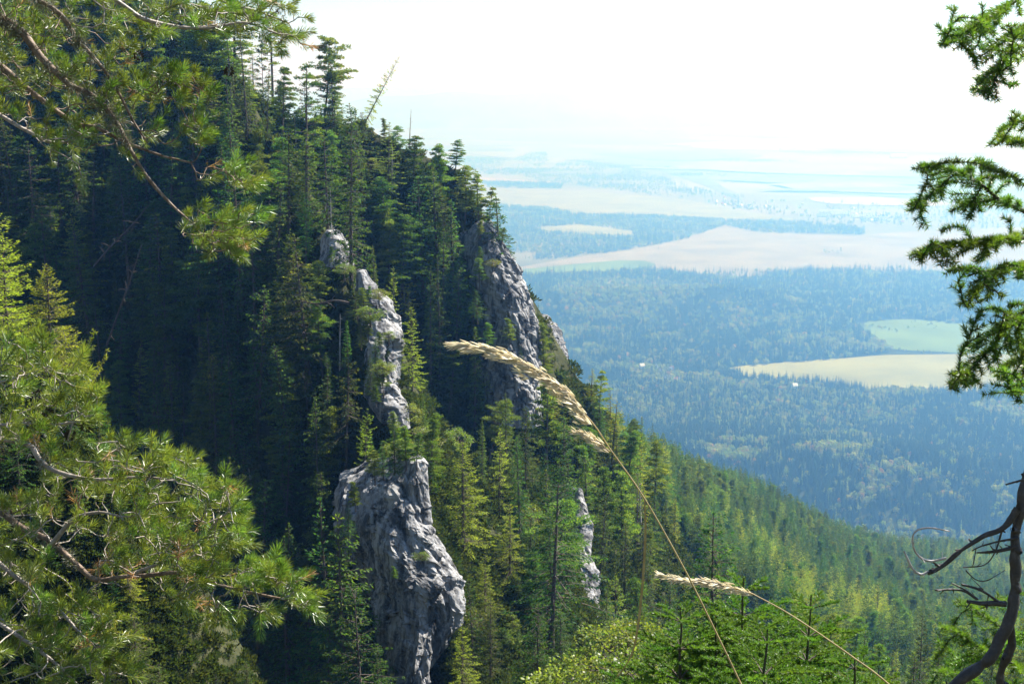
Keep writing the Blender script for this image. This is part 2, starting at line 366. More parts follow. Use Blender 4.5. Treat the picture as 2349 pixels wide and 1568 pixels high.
def field_mat(name, c, sc=0.004):
    c = np.array(c); return noisy(name, [(0.3, tuple(c * 0.72)), (0.5, tuple(c)), (0.7, tuple(c * 1.22))], sc, 11, 0.95, 0, spec=0.0)
FM = {'tan': field_mat('dry_field', (0.165, 0.150, 0.110)), 'green': field_mat('green_meadow', (0.09, 0.135, 0.032)), 'pale': field_mat('pale_meadow', (0.165, 0.17, 0.065)),
      'straw': field_mat('stubble_field', (0.23, 0.19, 0.13)), 'plough': field_mat('ploughed_field', (0.11, 0.10, 0.08)), 'crop': field_mat('crop_field', (0.105, 0.122, 0.06)), 'strip_a': field_mat('pale_strip', (0.16, 0.15, 0.10)), 'strip_b': field_mat('green_strip', (0.12, 0.128, 0.07))}
FIELDS = [
    ('tan', 'broad tan field between the two belts of forest', [(1180, 612), (1400, 577), (1552, 550), (1662, 515), (1740, 531), (1990, 537), (2110, 528), (2500, 524), (2500, 640), (1800, 660), (1180, 660)]),
    ('green', 'narrow green strip at the near edge of the tan field', [(1180, 618), (1420, 596), (1500, 604), (1420, 640), (1180, 650)]),
    ('pale', 'lens shaped pale meadow inside the wood', [(1228, 522), (1330, 514), (1452, 530), (1452, 543), (1380, 541), (1240, 531)]),
    ('pale', 'long pale meadow below the village', [(1100, 432), (1300, 436), (1560, 456), (1720, 486), (1830, 503), (1720, 502), (1480, 491), (1300, 488), (1120, 466)]),
    ('green', 'sloping green meadow with hedges beside the forest', [(1955, 738), (2080, 731), (2260, 742), (2500, 752), (2500, 812), (2050, 800), (1990, 770)]),
    ('pale', 'pale overgrown clearing inside the forest belt', [(1240, 672), (1340, 652), (1440, 648), (1600, 680), (1625, 708), (1490, 742), (1300, 736)]),
    ('pale', 'yellow green meadow in front of the forest', [(1640, 846), (1760, 832), (1960, 818), (2100, 812), (2500, 818), (2500, 892), (2000, 892), (1800, 872), (1690, 858)]),
    ('straw', 'pale stubble strip in the far farmland', [(1095, 405), (1290, 417), (1300, 421), (1100, 413)]),
    ('crop', 'blue green crop field left of the ploughed land', [(1480, 378), (1560, 376), (1700, 455), (1590, 415)]),
    ('crop', 'large blue green crop field above the village', [(1740, 392), (1960, 380), (2150, 402), (2260, 450), (1980, 447), (1830, 430)]),
    ('straw', 'reddish stubble belt above the village', [(1850, 452), (2000, 452), (2160, 462), (2160, 472), (1900, 466)]),
    ('pale', 'pale field on the far rise beyond the wood', [(1040, 330), (1150, 330), (1230, 344), (1215, 362), (1080, 352)]),
    ('plough', 'brownish far field under the mountains', [(980, 296), (1300, 300), (1700, 318), (1500, 330), (1200, 322), (980, 312)]),
    ('straw', 'far light stubble field in the haze', [(1500, 330), (1800, 322), (2300, 330), (2300, 345), (1700, 342)]),
    ('crop', 'far green strip fading into haze', [(1350, 352), (1600, 345), (1750, 356), (1560, 368)]),
    ('plough', 'far ploughed strip on the valley side', [(1300, 366), (1420, 360), (1480, 376), (1440, 378)]),
]
gf = np.random.default_rng(17)
for i in range(34):
    y = 262 + 190 * (i / 34.) ** 1.15; x = gf.uniform(1000, 2250); w = gf.uniform(90, 380); h = (y - 225) * gf.uniform(.02, .055); sl = gf.uniform(-.01, .05)
    if 340 < y < 470 and x < 1750: continue
    FIELDS.append((['strip_a', 'strip_b', 'strip_a', 'strip_b', 'strip_b', 'strip_a'][i % 6], ['narrow brownish strip', 'narrow pale strip', 'narrow stubble strip', 'narrow light green strip', 'narrow green strip', 'narrow dry strip'][i % 6] + ' in the hazy farmland', [(x - w, y - sl * w), (x, y - h), (x + w, y + sl * w), (x + w * .7, y + h + sl * w), (x - w * .5, y + h * .8)]))
for fi, (k, lab, poly) in enumerate(FIELDS):
    P = np.array([vw(x, y, VALLEY + 0.6 + 0.35 * fi) for x, y in poly])
    P = smooth_line(np.vstack([P, P[:1]]), 60.0 if P[:, 1].mean() < 6000 else 250.0)[:-1]
    P[:, :2] += (np.stack([vnoise(P / 70.0, 3), vnoise(P / 70.0, 4)], -1)) * P[:, 1:2] * 0.002
    me = bpy.data.meshes.new('field'); me.from_pydata(P.tolist(), [], [list(range(len(P)))]); me.materials.append(FM[k])
    f = obj('field', me); tag(f, lab, kind='structure')
# far mountains as two closed ridges
def ridge(y0, thick, prof, mat, lab, seed):
    xs = np.linspace(-50000, 58000, 260)
    pxs = (512 + F * xs / y0) / S
    top = np.interp(pxs, [p[0] for p in prof], [p[1] for p in prof])
    zt = np.array([q(0, t, y0)[2] for t in top]) + 120 * fbm(np.stack([xs / 2600, 0 * xs, 0 * xs], -1), 3, seed)
    rows = []
    for f, dy in ((0, -thick), (0.25, -thick * 0.7), (0.6, -thick * 0.35), (1.0, 0), (0.5, thick * 0.5), (0.0, thick)):
        zz = VALLEY + (zt - VALLEY) * f; zz = zz + (60 * fbm(np.stack([xs / 900, 0 * xs + dy / 900, 0 * xs], -1), 3, seed + 2) if 0 < f < 1 else 0) - (2 if f == 0 else 0)
        rows.append(np.stack([xs, y0 + dy + 0 * xs, zz], -1))
    R = np.stack(rows); n, c = R.shape[:2]; I = (np.arange(n - 1)[:, None] * c + np.arange(c - 1)[None]).ravel()
    o = obj('mountains', make_mesh('mountains', R.reshape(-1, 3), np.stack([I, I + 1, I + 1 + c, I + c], -1), mat, smooth=True)); tag(o, lab, kind='structure')
M['far_wood'] = noisy('mountain_forest', [(0.35, (0.04, 0.06, 0.03)), (0.6, (0.09, 0.10, 0.05)), (0.75, (0.2, 0.18, 0.1))], 0.0012, 6, 0.95, 0, spec=0.0)
ridge(36000, 5500, [(-3000, 230), (700, 232), (1000, 226), (1250, 222), (1400, 238), (1700, 246), (2000, 228), (2400, 236), (5000, 230)], M['far_wood'], 'low wooded foothills almost lost in the haze', 5)
ridge(47000, 6000, [(-3000, 210), (800, 205), (1150, 200), (1300, 214), (1560, 222), (1800, 226), (1900, 218), (2060, 208), (2150, 214), (2200, 228), (2400, 210), (5000, 205)], M['far_wood'], 'faint mountain skyline at the far side of the valley', 9)

# ------------------------------------------------------------------ tree templates (trunk mesh, crown mesh), real size in metres
UP = np.array([0, 0, 1.0])
def unit_az(a): return np.array([math.cos(a), math.sin(a), 0.0])

def spruce(seed, H=20.0, R=2.6, cb=0.12, gap=0.42, space=0.13, bl=0.46, bw=0.17, nb=(5, 8), mat='spruce', ragged=0.35, lean=0.0, droop=0.35, hang=0.45, bark='bark', stubs=True, taper=0.75):
    g = np.random.default_rng(seed); wood, leaf = Acc(), Acc()
    zs = np.linspace(0, H, 14); bend = np.cumsum(g.normal(0, 0.012, (14, 2)), 0) * H / 14
    ax = np.stack([bend[:, 0] + lean * zs, bend[:, 1], zs - 0.6 * (zs == 0)], -1)
    wood.tube(ax, np.interp(zs / H, [0, 0.1, 1], [0.016 * H, 0.011 * H, 0.0012 * H]), 7)
    def at(z): return np.array([np.interp(z, zs, ax[:, 0]), np.interp(z, zs, ax[:, 1]), z])
    side_f = 1 + 0.25 * np.cos(np.linspace(0, 2 * np.pi, 9) + g.uniform(0, 6))
    z = cb * H
    while z < H * 0.985:
        t = (z - cb * H) / (H * (1 - cb))
        env = R * ((1 - t) ** taper) * min(1.0, 0.55 + t * 4) + 0.12
        for k in range(g.integers(*nb)):
            a = g.uniform(0, 2 * np.pi); az = unit_az(a); lat = np.array([-az[1], az[0], 0])
            L = env * g.uniform(1 - ragged * 1.4, 1 + ragged * 0.5) * np.interp(a, np.linspace(0, 2 * np.pi, 9), side_f)
            if L < 0.1: continue
            el = np.interp(t, [0, 0.5, 1], [-0.25, 0.05, 0.75]) + g.normal(0, 0.1)
            s = np.linspace(0, 1, 5)
            br = at(z + g.uniform(-1.2, 1.2) * gap * (1 - t)) + az * (L * s)[:, None] + UP * (L * (el * s - droop * s ** 2 + 0.22 * s ** 4))[:, None]
            wood.tube(br, np.linspace(0.012 * L + 0.01, 0.004, 5), 3)
            n = max(4, int(L / space)); u = np.sqrt(g.uniform(0.02, 1, n))
            p = np.stack([np.interp(u, s, br[:, c]) for c in range(3)], -1)
            sd = g.choice([-1, 1], n)[:, None]; tan = norm(br[-1] - br[1])
            w = (0.25 + 0.75 * (1 - u))[:, None] * min(1.0, L / 1.2)
            p = p + lat * sd * w * g.uniform(0, 0.55, (n, 1)) * min(1, L) - UP * g.uniform(0, 0.16, (n, 1)) * min(1, L)
            dr = tan * g.uniform(0.3, 1.0, (n, 1)) + lat * sd * g.uniform(0.1, 1.0, (n, 1)) - UP * g.uniform(-0.15, 2 * hang, (n, 1)) + g.normal(0, 0.15, (n, 3))
            leaf.blades(p, dr, bl * g.uniform(0.5, 1.2, n) * (0.5 + 0.5 * min(1, L)), bw * g.uniform(0.7, 1.3, n), g, np.clip(g.normal(0.42 + g.normal(0, .12), 0.16, n), 0, 1), side=UP + g.normal(0, .85, (n, 3)))
        z += gap * g.uniform(0.7, 1.3)
    if stubs:
        for k in range(int(10 * H / 20)):
            zz = g.uniform(0.05, cb + 0.15) * H; az = unit_az(g.uniform(0, 6.3)); L = g.uniform(0.4, 1.3)
            wood.tube([at(zz), at(zz) + az * L * 0.6 - UP * .1 * L, at(zz) + az * L - UP * 0.3 * L], [0.025, 0.018, 0.006], 3)
    leaf.blades(at(H * 0.985)[None].repeat(8, 0), np.stack([g.normal(0, .3, 8), g.normal(0, .3, 8), np.ones(8)], -1), bl * 1.1, bw, g, 0.6)
    return wood.mesh('trunk', M[bark], True), leaf.mesh('crown', M[mat])

def pine(seed, H=18.0, R=3.0, cb=0.4, n_br=26, clump=0.8, nl=60, bl=0.34, bw=0.12, mat='pine', lean=0.0, curve=0.02, flat=0.6, up=0.35, bark='bark', dead=8):
    g = np.random.default_rng(seed); wood, leaf = Acc(), Acc()
    zs = np.linspace(0, H, 16); bend = np.cumsum(np.cumsum(g.normal(0, curve, (16, 2)), 0), 0) * H / 40
    ax = np.stack([bend[:, 0] + lean * zs * (0.3 + 0.7 * zs / H), bend[:, 1], zs - 0.6 * (zs == 0)], -1)
    wood.tube(ax, np.interp(zs / H, [0, 0.1, 1], [0.017 * H, 0.012 * H, 0.003 * H]), 7)
    def at(z): return np.array([np.interp(z, zs, ax[:, 0]), np.interp(z, zs, ax[:, 1]), z])
    def tuft(c, r):
        d = norm(g.normal(size=(nl, 3))); d[:, 2] = np.abs(d[:, 2]) * 0.9 - 0.25
        p = c + d * np.array([r, r, r * flat]) * g.uniform(0.2, 1, (nl, 1)) ** 0.6
        leaf.blades(p, d + UP * 0.5 + g.normal(0, .3, (nl, 3)), bl * g.uniform(.6, 1.2, nl), bw * g.uniform(.7, 1.3, nl), g, np.clip(g.normal(0.45 + g.normal(0, .15), 0.15, nl), 0, 1))
    for i in range(n_br):
        t = (i + g.uniform(0, 1)) / n_br; z = H * (cb + (0.98 - cb) * t); a = i * 2.4 + g.normal(0, .5); az = unit_az(a)
        L = R * (1 - 0.75 * t ** 1.6) * g.uniform(0.45, 1.1) * min(1, 0.6 + 2.5 * t)
        el = up * (0.2 + 1.2 * t) + g.normal(0, .12); s = np.linspace(0, 1, 6)
        kink = np.cumsum(g.normal(0, 0.06, (6, 3)), 0) * L; kink[0] = 0
        br = at(z) + az * (L * s)[:, None] + UP * (L * (el * s - 0.25 * s ** 2 + 0.2 * s ** 3))[:, None] + kink
        wood.tube(br, np.linspace(0.016 * L + 0.015, 0.008, 6), 4)
        for k in range(max(2, int(2 + 2.2 * L))):
            u = g.uniform(0.35, 1.0) if k else 1.0; c = np.array([np.interp(u, s, br[:, j]) for j in range(3)])
            off = np.array([-az[1], az[0], 0]) * g.normal(0, 0.28 * L * u) + UP * g.uniform(0, .3)
            wood.tube([c, c + off * .6, c + off], [0.014, 0.01, 0.005], 3); tuft(c + off, clump * g.uniform(.6, 1.15))
    for k in range(4): tuft(at(H) + g.normal(0, 0.3, 3), clump * 0.7)
    for k in range(dead):
        z = H * g.uniform(0.15, cb + .1); az = unit_az(g.uniform(0, 6.3)); L = g.uniform(0.4, 1.0) * R * 0.55
        e = at(z) + az * L + UP * g.normal(-.1, .25) * L
        wood.tube([at(z), (at(z) + e) / 2 + UP * .08 * L, e], [0.03, 0.02, 0.006], 3)
    return wood.mesh('trunk', M[bark], True), leaf.mesh('crown', M[mat])

def broadleaf(seed, H=8.0, R=2.8, n_cl=34, nl=40, bl=0.34, bw=0.26, mat='broad', cb=0.25):
    g = np.random.default_rng(seed); wood, leaf = Acc(), Acc()
    wood.tube([(0, 0, -.5), (.05, 0, H * .3), (0.15, .1, H * .6), (.1, .1, H * .85)], [.03 * H, .02 * H, .012 * H, .004 * H], 6)
    for k in range(n_cl):
        d = norm(g.normal(size=3)); rr = g.uniform(0.45, 1.0) ** 0.5
        c = np.array([0, 0, H * (cb + 1) / 2]) + d * rr * np.array([R, R, H * (1 - cb) / 2]) * (1 - .2 * max(0, d[2]))
        b = np.array([0.1, 0.05, max(H * .2, min(c[2] - .1 * H, H * .7))])
        wood.tube([b, (b + c) / 2 + UP * .1, c], [.008 * H, .005 * H, .002 * H], 3)
        dd_ = norm(g.normal(size=(nl, 3))); r = R * g.uniform(.22, .42)
        leaf.blades(c + dd_ * r * g.uniform(.3, 1, (nl, 1)) * [1, 1, .7], dd_ + g.normal(0, .5, (nl, 3)), bl * g.uniform(.6, 1.2, nl), bw * g.uniform(.7, 1.2, nl), g, np.clip(g.normal(.5 + g.normal(0, .2), .15, nl), 0, 1))
    return wood.mesh('trunk', M['bark'], True), leaf.mesh('crown', M[mat])

def snag(seed, H=9.0, n=16, L0=1.2, lean=0.05, up=0.4, top=0.6):
    g = np.random.default_rng(seed); wood = Acc()
    zs = np.linspace(0, H, 9); ax = np.stack([lean * zs + np.cumsum(g.normal(0, .02 * H / 9, 9)), np.cumsum(g.normal(0, .02 * H / 9, 9)), zs], -1)
    wood.tube(ax, np.linspace(0.016 * H, 0.003 * H, 9), 6)
    for k in range(n):
        t = g.uniform(.25, .98); p = np.array([np.interp(t * H, zs, ax[:, j]) for j in range(3)]); az = unit_az(g.uniform(0, 6.3)); L = L0 * g.uniform(.3, 1) * (1 - top * t)
        wood.tube([p, p + az * L * .5 + UP * up * L * .3, p + az * L + UP * up * L], [.02, .014, .006], 3)
    return wood.mesh('trunk', M['grey_wood'], True), None

TPL = {
    'spruce': [spruce(20 + i, R=[2.6, 3.1, 2.8, 3.4, 2.3, 3.6, 2.9, 2.5][i], cb=[.04, .08, .14, .06, .03, .18, .1, .3][i], ragged=[.35, .5, .6, .4, .3, .75, .6, .5][i], hang=[.45, .7, .5, .6, .45, .7, .3, .6][i],
                      space=.085, bl=.38, bw=.14, taper=[.75, .6, .9, .7, .8, .55, 1.0, .5][i], gap=[.42, .5, .42, .38, .4, .62, .5, .45][i], lean=[0, .02, -.02, 0, .01, .04, -.03, .02][i]) for i in range(8)],
    'pine': [pine(40 + i, R=[3.0, 3.6, 2.4, 2.7, 4.2, 3.0][i], cb=[.4, .3, .5, .2, .35, .25][i], n_br=[30, 36, 24, 44, 34, 30][i], curve=[.02, .06, .03, .03, .08, .05][i], lean=[0, .05, -.03, 0, .08, -.06][i], flat=[.6, .5, .7, .6, .5, .8][i], clump=[.8, .9, .7, .8, 1.0, .9][i]) for i in range(6)],
    'larch': [spruce(60 + i, H=20, R=[3.6, 3.0, 3.9][i], cb=.14, gap=.42, space=.055, bl=.32, bw=.095, mat='larch', ragged=.55, droop=.25, hang=.4, nb=(3, 6)) for i in range(3)],
    'shrub': [broadleaf(80 + i, H=[5, 7, 9][i], R=[1.9, 2.4, 2.8][i], n_cl=46, nl=60, bl=.2, bw=.15) for i in range(3)],
    'dead': [snag(95 + i, n=18) for i in range(3)],
}
TREE_LABEL_CAT = {'spruce': ('spruce_tree', 'spruce'), 'pine': ('pine_tree', 'pine'), 'larch': ('larch_tree', 'larch'), 'shrub': ('shrub', 'shrub'), 'dead': ('dead_tree', 'dead tree')}
TREE_H = {'spruce': 20., 'pine': 18., 'larch': 20., 'shrub': [5, 7, 9], 'dead': 9.}
def plant(kind, var, loc, h, label, group=None, rz=0.0, width=1.0, tilt=(0, 0), meshes=None, h0=None):
    name, cat = TREE_LABEL_CAT[kind]
    w, l = meshes or TPL[kind][var % len(TPL[kind])]
    h0 = h0 or (TREE_H[kind] if np.isscalar(TREE_H[kind]) else TREE_H[kind][var % len(TPL[kind])])
    k = h / h0; e = empty(name, loc, rz); e.scale = (k * width, k * width, k); e.rotation_euler = (tilt[0], tilt[1], rz)
    obj('trunk', w, e)
    if l is not None: obj('crown', l, e)
    return tag(e, label, cat, group)

# ------------------------------------------------------------------ limestone cliffs
def blocks(P, size, seed):
    """offset of angular blocks: every cell is a tilted facet, edges between cells are cracks"""
    X = P / np.asarray(size, float); i0 = np.floor(X).astype(np.int64); b1 = np.full(X.shape[:-1], 9.); b2 = b1.copy(); off = np.zeros(X.shape[:-1])
    for dx in (-1, 0, 1):
        for dy in (-1, 0, 1):
            for dz in (-1, 0, 1):
                c = i0 + [dx, dy, dz]; j = [hsh(c[..., 0], c[..., 1], c[..., 2], seed + k) for k in range(6)]
                r = X - c - np.stack(j[:3], -1); d = (r ** 2).sum(-1)
                o = (j[3] - .5) + ((j[4] - .5) * r[..., 0] + (j[5] - .5) * r[..., 2]) * .9
                m = d < b1; b2 = np.where(m, b1, np.minimum(b2, d)); off = np.where(m, o, off); b1 = np.where(m, d, b1)
    e = np.sqrt(b2) - np.sqrt(b1); return off, np.exp(-(e / .05) ** 2)
def cliff(rows, d0, d1, lab, seed, depth=0.75, amp=1.0, res=0.24, ext=0.7):
    """rock pillar lofted through (y, left x, right x) rows; closed all round, broken by cracks and ledges"""
    r = np.array(rows, float); ys = r[:, 0]
    t = np.linspace(0, 1, 400); yy = np.interp(t, np.linspace(0, 1, len(ys)), ys)
    L = np.array([q(a, b, d) for a, b, d in zip(np.interp(yy, ys, r[:, 1]), yy, np.interp(yy, [ys[0], ys[-1]], [d0, d1]))])
    Rr = np.array([q(a, b, d) for a, b, d in zip(np.interp(yy, ys, r[:, 2]), yy, np.interp(yy, [ys[0], ys[-1]], [d0, d1]))])
    hgt = np.linalg.norm(np.diff((L + Rr) / 2, axis=0), axis=1).sum(); nv = int(hgt / res)
    tt = np.linspace(0, 1, nv); L = np.stack([np.interp(tt, t, L[:, c]) for c in range(3)], -1); Rr = np.stack([np.interp(tt, t, Rr[:, c]) for c in range(3)], -1)
    C = (L + Rr) / 2; rx = (Rr[:, 0] - L[:, 0]) / 2 + 0.05
    rmax = rx.max(); nh = int(2 * np.pi * rmax * 0.9 / res)
    a = np.linspace(0, 2 * np.pi, nh, endpoint=False)
    sx = np.sign(np.cos(a)) * np.abs(np.cos(a)) ** 0.8; sy = np.sign(np.sin(a)) * np.abs(np.sin(a)) ** 0.8
    ry = np.minimum(rx * depth + 1.0, rx * 1.2 + .4)
    P = C[:, None] + np.stack([rx[:, None] * np.where(sx < 0, sx * (1 + ext), sx), ry[:, None] * sy + (ry * 0.6)[:, None], 0 * rx[:, None] * sx], -1)
    P[..., 1] += (rx[:, None] * (1.0 + 1.6 * ext)) * np.clip(-sx, 0, 1) ** 1.4
    N = norm(np.stack([np.cos(a), np.sin(a), 0 * a], -1))[None].repeat(nv, 0)
    soft = np.clip(rx / 1.6, .25, 1)[:, None]
    w1 = fbm(P / np.array([6.5, 6.5, 11.0]), 3, seed) * 0.8
    cr = np.abs(vnoise(P / np.array([2.4, 2.4, 10.0]) + 0.4 * fbm(P / 3, 2, seed + 9)[..., None], seed + 3)); w2 = -0.5 * np.exp(-(cr / 0.10) ** 2)
    cr2 = np.abs(vnoise((P @ np.array([[.9, .1, .4], [-.1, 1, 0], [-.45, 0, .9]])) / np.array([7.0, 7.0, 2.2]), seed + 5)); w3 = -0.2 * np.exp(-(cr2 / 0.10) ** 2)
    st = (P[..., 2] + 1.6 * fbm(P / 4.0, 2, seed + 6)) / 2.3; w4 = 0.22 * (0.5 - (st - np.floor(st)))
    Pw = P + .3 * np.stack([fbm(P / 1.6, 2, seed + 30 + k) for k in range(3)], -1)
    o1, e1 = blocks(Pw, (4.2, 4.2, 8.5), seed + 50); o2, e2 = blocks(Pw, (1.5, 1.5, 3.6), seed + 60); blk = 1.0 * o1 - .25 * e1 + .34 * o2 - .12 * e2
    w5 = 0.13 * fbm(P / np.array([.9, .9, 1.8]), 3, seed + 7, .65) + 0.18 * np.abs(vnoise(P / np.array([.6, .6, 3.5]), seed + 15))
    P = P + N * (amp * soft * (w1 + w2 + w3 + w4 + blk + w5))[..., None]
    P[..., 2] += 0.25 * amp * fbm(P / 1.3, 2, seed + 8)
    P[0] = P[0].mean(0) + (P[0] - P[0].mean(0)) * 0.25; P[-1] = P[-1].mean(0) + (P[-1] - P[-1].mean(0)) * 0.5
    i = np.arange(nv - 1)[:, None] * nh; j = np.arange(nh)[None]; k = (j + 1) % nh
    Q = np.stack([i + j, i + nh + j, i + nh + k, i + k], -1).reshape(-1, 4)
    V = P.reshape(-1, 3)
    o = obj('rock_cliff', make_mesh('rock_cliff', V, Q, M['rock'], smooth=False)); tag(o, lab, 'cliff')
    return o
cliff([(1050, 938, 962), (1100, 850, 985), (1150, 800, 992), (1205, 785, 992), (1250, 792, 1008), (1300, 810, 1040), (1350, 840, 1058), (1400, 860, 1068), (1450, 870, 1055), (1500, 885, 1025), (1560, 900, 1000), (1640, 900, 1000)], 134, 122, 'tall pale grey limestone cliff with dark streaks standing lowest of the crags', 1, ext=.4)
cliff([(620, 822, 834), (655, 822, 856), (690, 828, 890), (740, 834, 902), (800, 840, 905), (860, 850, 910), (910, 850, 916), (955, 872, 926), (985, 885, 930)], 161, 145, 'narrow fluted rock rib with shrubs, above the tall grey cliff', 2, 0.8, ext=.35)
cliff([(528, 752, 770), (550, 748, 784), (580, 746, 795), (615, 744, 800)], 169, 166, 'small pale crag among spruces at the top of the rib', 3, 0.8, 0.7)
cliff([(508, 1108, 1128), (545, 1075, 1152), (590, 1065, 1172), (640, 1065, 1194), (700, 1080, 1218), (760, 1090, 1232), (830, 1100, 1238), (900, 1110, 1236), (980, 1120, 1234)], 221, 208, 'smooth blue grey rock buttress beyond the grass head', 4, 0.7)
cliff([(556, 958, 978), (600, 945, 998), (650, 955, 1002), (720, 965, 1015), (790, 975, 1010)], 236, 226, 'dim shaded rock wall half hidden behind the bushy larch', 5, 0.5, .8)
cliff([(722, 1236, 1256), (760, 1228, 1280), (820, 1240, 1304), (870, 1255, 1312), (940, 1280, 1340), (1010, 1300, 1368)], 283, 268, 'jagged rock spur at the outer edge of the ridge', 6, 0.6, 0.8)
cliff([(1120, 1322, 1334), (1170, 1318, 1345), (1230, 1308, 1365), (1280, 1315, 1358), (1340, 1310, 1376), (1400, 1305, 1378), (1460, 1300, 1375)], 188, 168, 'slim pale rock face rising behind the yellow green maple', 7, 0.7, .75)
cliff([(1250, 670, 720), (1290, 655, 750), (1340, 660, 755), (1400, 670, 750)], 146, 141, 'low dark rock outcrop in deep shade under the spruces', 8, 0.4, .8)

# ------------------------------------------------------------------ forests of the valley (masses)
def low_spruce(seed, H=24., R=3.2, tiers=10, nb=6):
    g = np.random.default_rng(seed); a = Acc()
    for i in range(tiers):
        t = i / tiers; z = H * (0.16 + 0.82 * t); L = R * (1 - t) ** .8 + .35
        for k in range(nb):
            az = unit_az(k * 6.283 / nb + g.uniform(0, 1)); l = L * g.uniform(.65, 1.15)
            p = np.array([0, 0, z + H * .05]); d = az * l - UP * l * g.uniform(.2, .6)
            a.blades(p[None], d[None], np.linalg.norm(d), l * .75, g, g.uniform(.2, .75), side=UP[None])
    a.blades(np.array([[0, 0, H * .88]] * 3), np.array([[.02, 0, 1], [0, .03, 1], [-.02, -.02, 1]]), H * .13, .5, g, .5)
    a.tube([(0, 0, -1), (0, 0, H * .9)], [.3, .05], 4, 0.0)
    return a.mesh('crown', M['far_spruce'])
def low_broad(seed, mat, H=17., R=5.):
    g = np.random.default_rng(seed); a = Acc()
    for k in range(16):
        d = norm(g.normal(size=3)); d[2] = abs(d[2]) * 1.1 - .35; c = np.array([0, 0, H * .55]) + d * [R * .75, R * .75, H * .36]
        n = 12; e = norm(g.normal(size=(n, 3))); a.blades(c + e * R * .3, e + g.normal(0, .4, (n, 3)), R * .34, R * .3, g, np.clip(g.normal(.5, .18, n), 0, 1))
    a.tube([(0, 0, -1), (0, 0, H * .6)], [.3, .1], 4, 0.0)
    return a.mesh('crown', M[mat])
lib = bpy.data.collections.new('library')
def lib_obj(name, me): o = bpy.data.objects.new(name, me); lib.objects.link(o); return o
LIB_ME = [low_spruce(1, R=4.2), low_spruce(2, R=3.4, H=21.), low_spruce(3, R=4.8, tiers=12), low_broad(4, 'far_broad'), low_broad(5, 'far_broad', 14, 4.), low_broad(6, 'autumn', 13, 4.), low_spruce(7, R=2.9)]
LIB_ME[6].materials[0] = M['larch']
for i, me in enumerate(LIB_ME): lib_obj('a%02d' % i, me)
for i, (k, v) in enumerate([('spruce', 0), ('spruce', 1), ('spruce', 2), ('spruce', 3), ('pine', 0), ('pine', 3), ('larch', 0), ('larch', 1)]):
    w, l = TPL[k][v]; lib_obj('b%02d' % i, l)
UNDER = []
for s in range(3):
    g_ = np.random.default_rng(300 + s); a = Acc(); n = 130
    d = norm(g_.normal(size=(n, 3))); d[:, 2] = np.abs(d[:, 2]); a.blades(d * [.7, .7, .45] * g_.uniform(.2, 1, (n, 1)), d + UP * .4, .34 * g_.uniform(.6, 1.2, n), .15, g_, np.clip(g_.normal(.4, .2, n), 0, 1)); UNDER.append(a.mesh('crown', M['under']))
    lib_obj('c%02d' % s, UNDER[-1])

def scatter(name, P, rot, scl, idx, label, cat):
    """one mass of vegetation: library plants set on points"""
    n = len(P); me = bpy.data.meshes.new(name); me.vertices.add(n); me.vertices.foreach_set('co', np.asarray(P, np.float32).ravel())
    for nm, ty, key, val in (('rot', 'FLOAT_VECTOR', 'vector', rot), ('scl', 'FLOAT_VECTOR', 'vector', scl), ('idx', 'INT', 'value', idx)):
        a = me.attributes.new(nm, ty, 'POINT'); a.data.foreach_set(key, np.asarray(val, np.int32 if ty == 'INT' else np.float32).ravel())
    me.update(); o = obj(name, me); tag(o, label, cat, kind='stuff')
    ng = bpy.data.node_groups.get('scatter_plants')
    if ng is None:
        ng = bpy.data.node_groups.new('scatter_plants', 'GeometryNodeTree')
        ng.interface.new_socket('Geometry', in_out='INPUT', socket_type='NodeSocketGeometry'); ng.interface.new_socket('Geometry', in_out='OUTPUT', socket_type='NodeSocketGeometry')
        N = ng.nodes.new; L = ng.links.new
        gi, go, ip, ci = N('NodeGroupInput'), N('NodeGroupOutput'), N('GeometryNodeInstanceOnPoints'), N('GeometryNodeCollectionInfo')
        ci.inputs['Collection'].default_value = lib; ci.inputs['Separate Children'].default_value = True; ci.inputs['Reset Children'].default_value = True
        L(gi.outputs[0], ip.inputs['Points']); L(ci.outputs[0], ip.inputs['Instance']); ip.inputs['Pick Instance'].default_value = True
        for nm, ty, sk in (('idx', 'INT', 'Instance Index'), ('rot', 'FLOAT_VECTOR', 'Rotation'), ('scl', 'FLOAT_VECTOR', 'Scale')):
            na = N('GeometryNodeInputNamedAttribute'); na.data_type = ty; na.inputs['Name'].default_value = nm; L(na.outputs['Attribute'], ip.inputs[sk])
        L(ip.outputs[0], go.inputs[0])
    md = o.modifiers.new('plants', 'NODES'); md.node_group = ng
    return o

def inside(poly, x, y):
    poly = np.asarray(poly, float); r = np.zeros(len(x), bool); j = len(poly) - 1
    for i in range(len(poly)):
        xi, yi = poly[i]; xj, yj = poly[j]
        c = ((yi > y) != (yj > y)) & (x < (xj - xi) * (y - yi) / (yj - yi + 1e-12) + xi); r ^= c; j = i
    return r

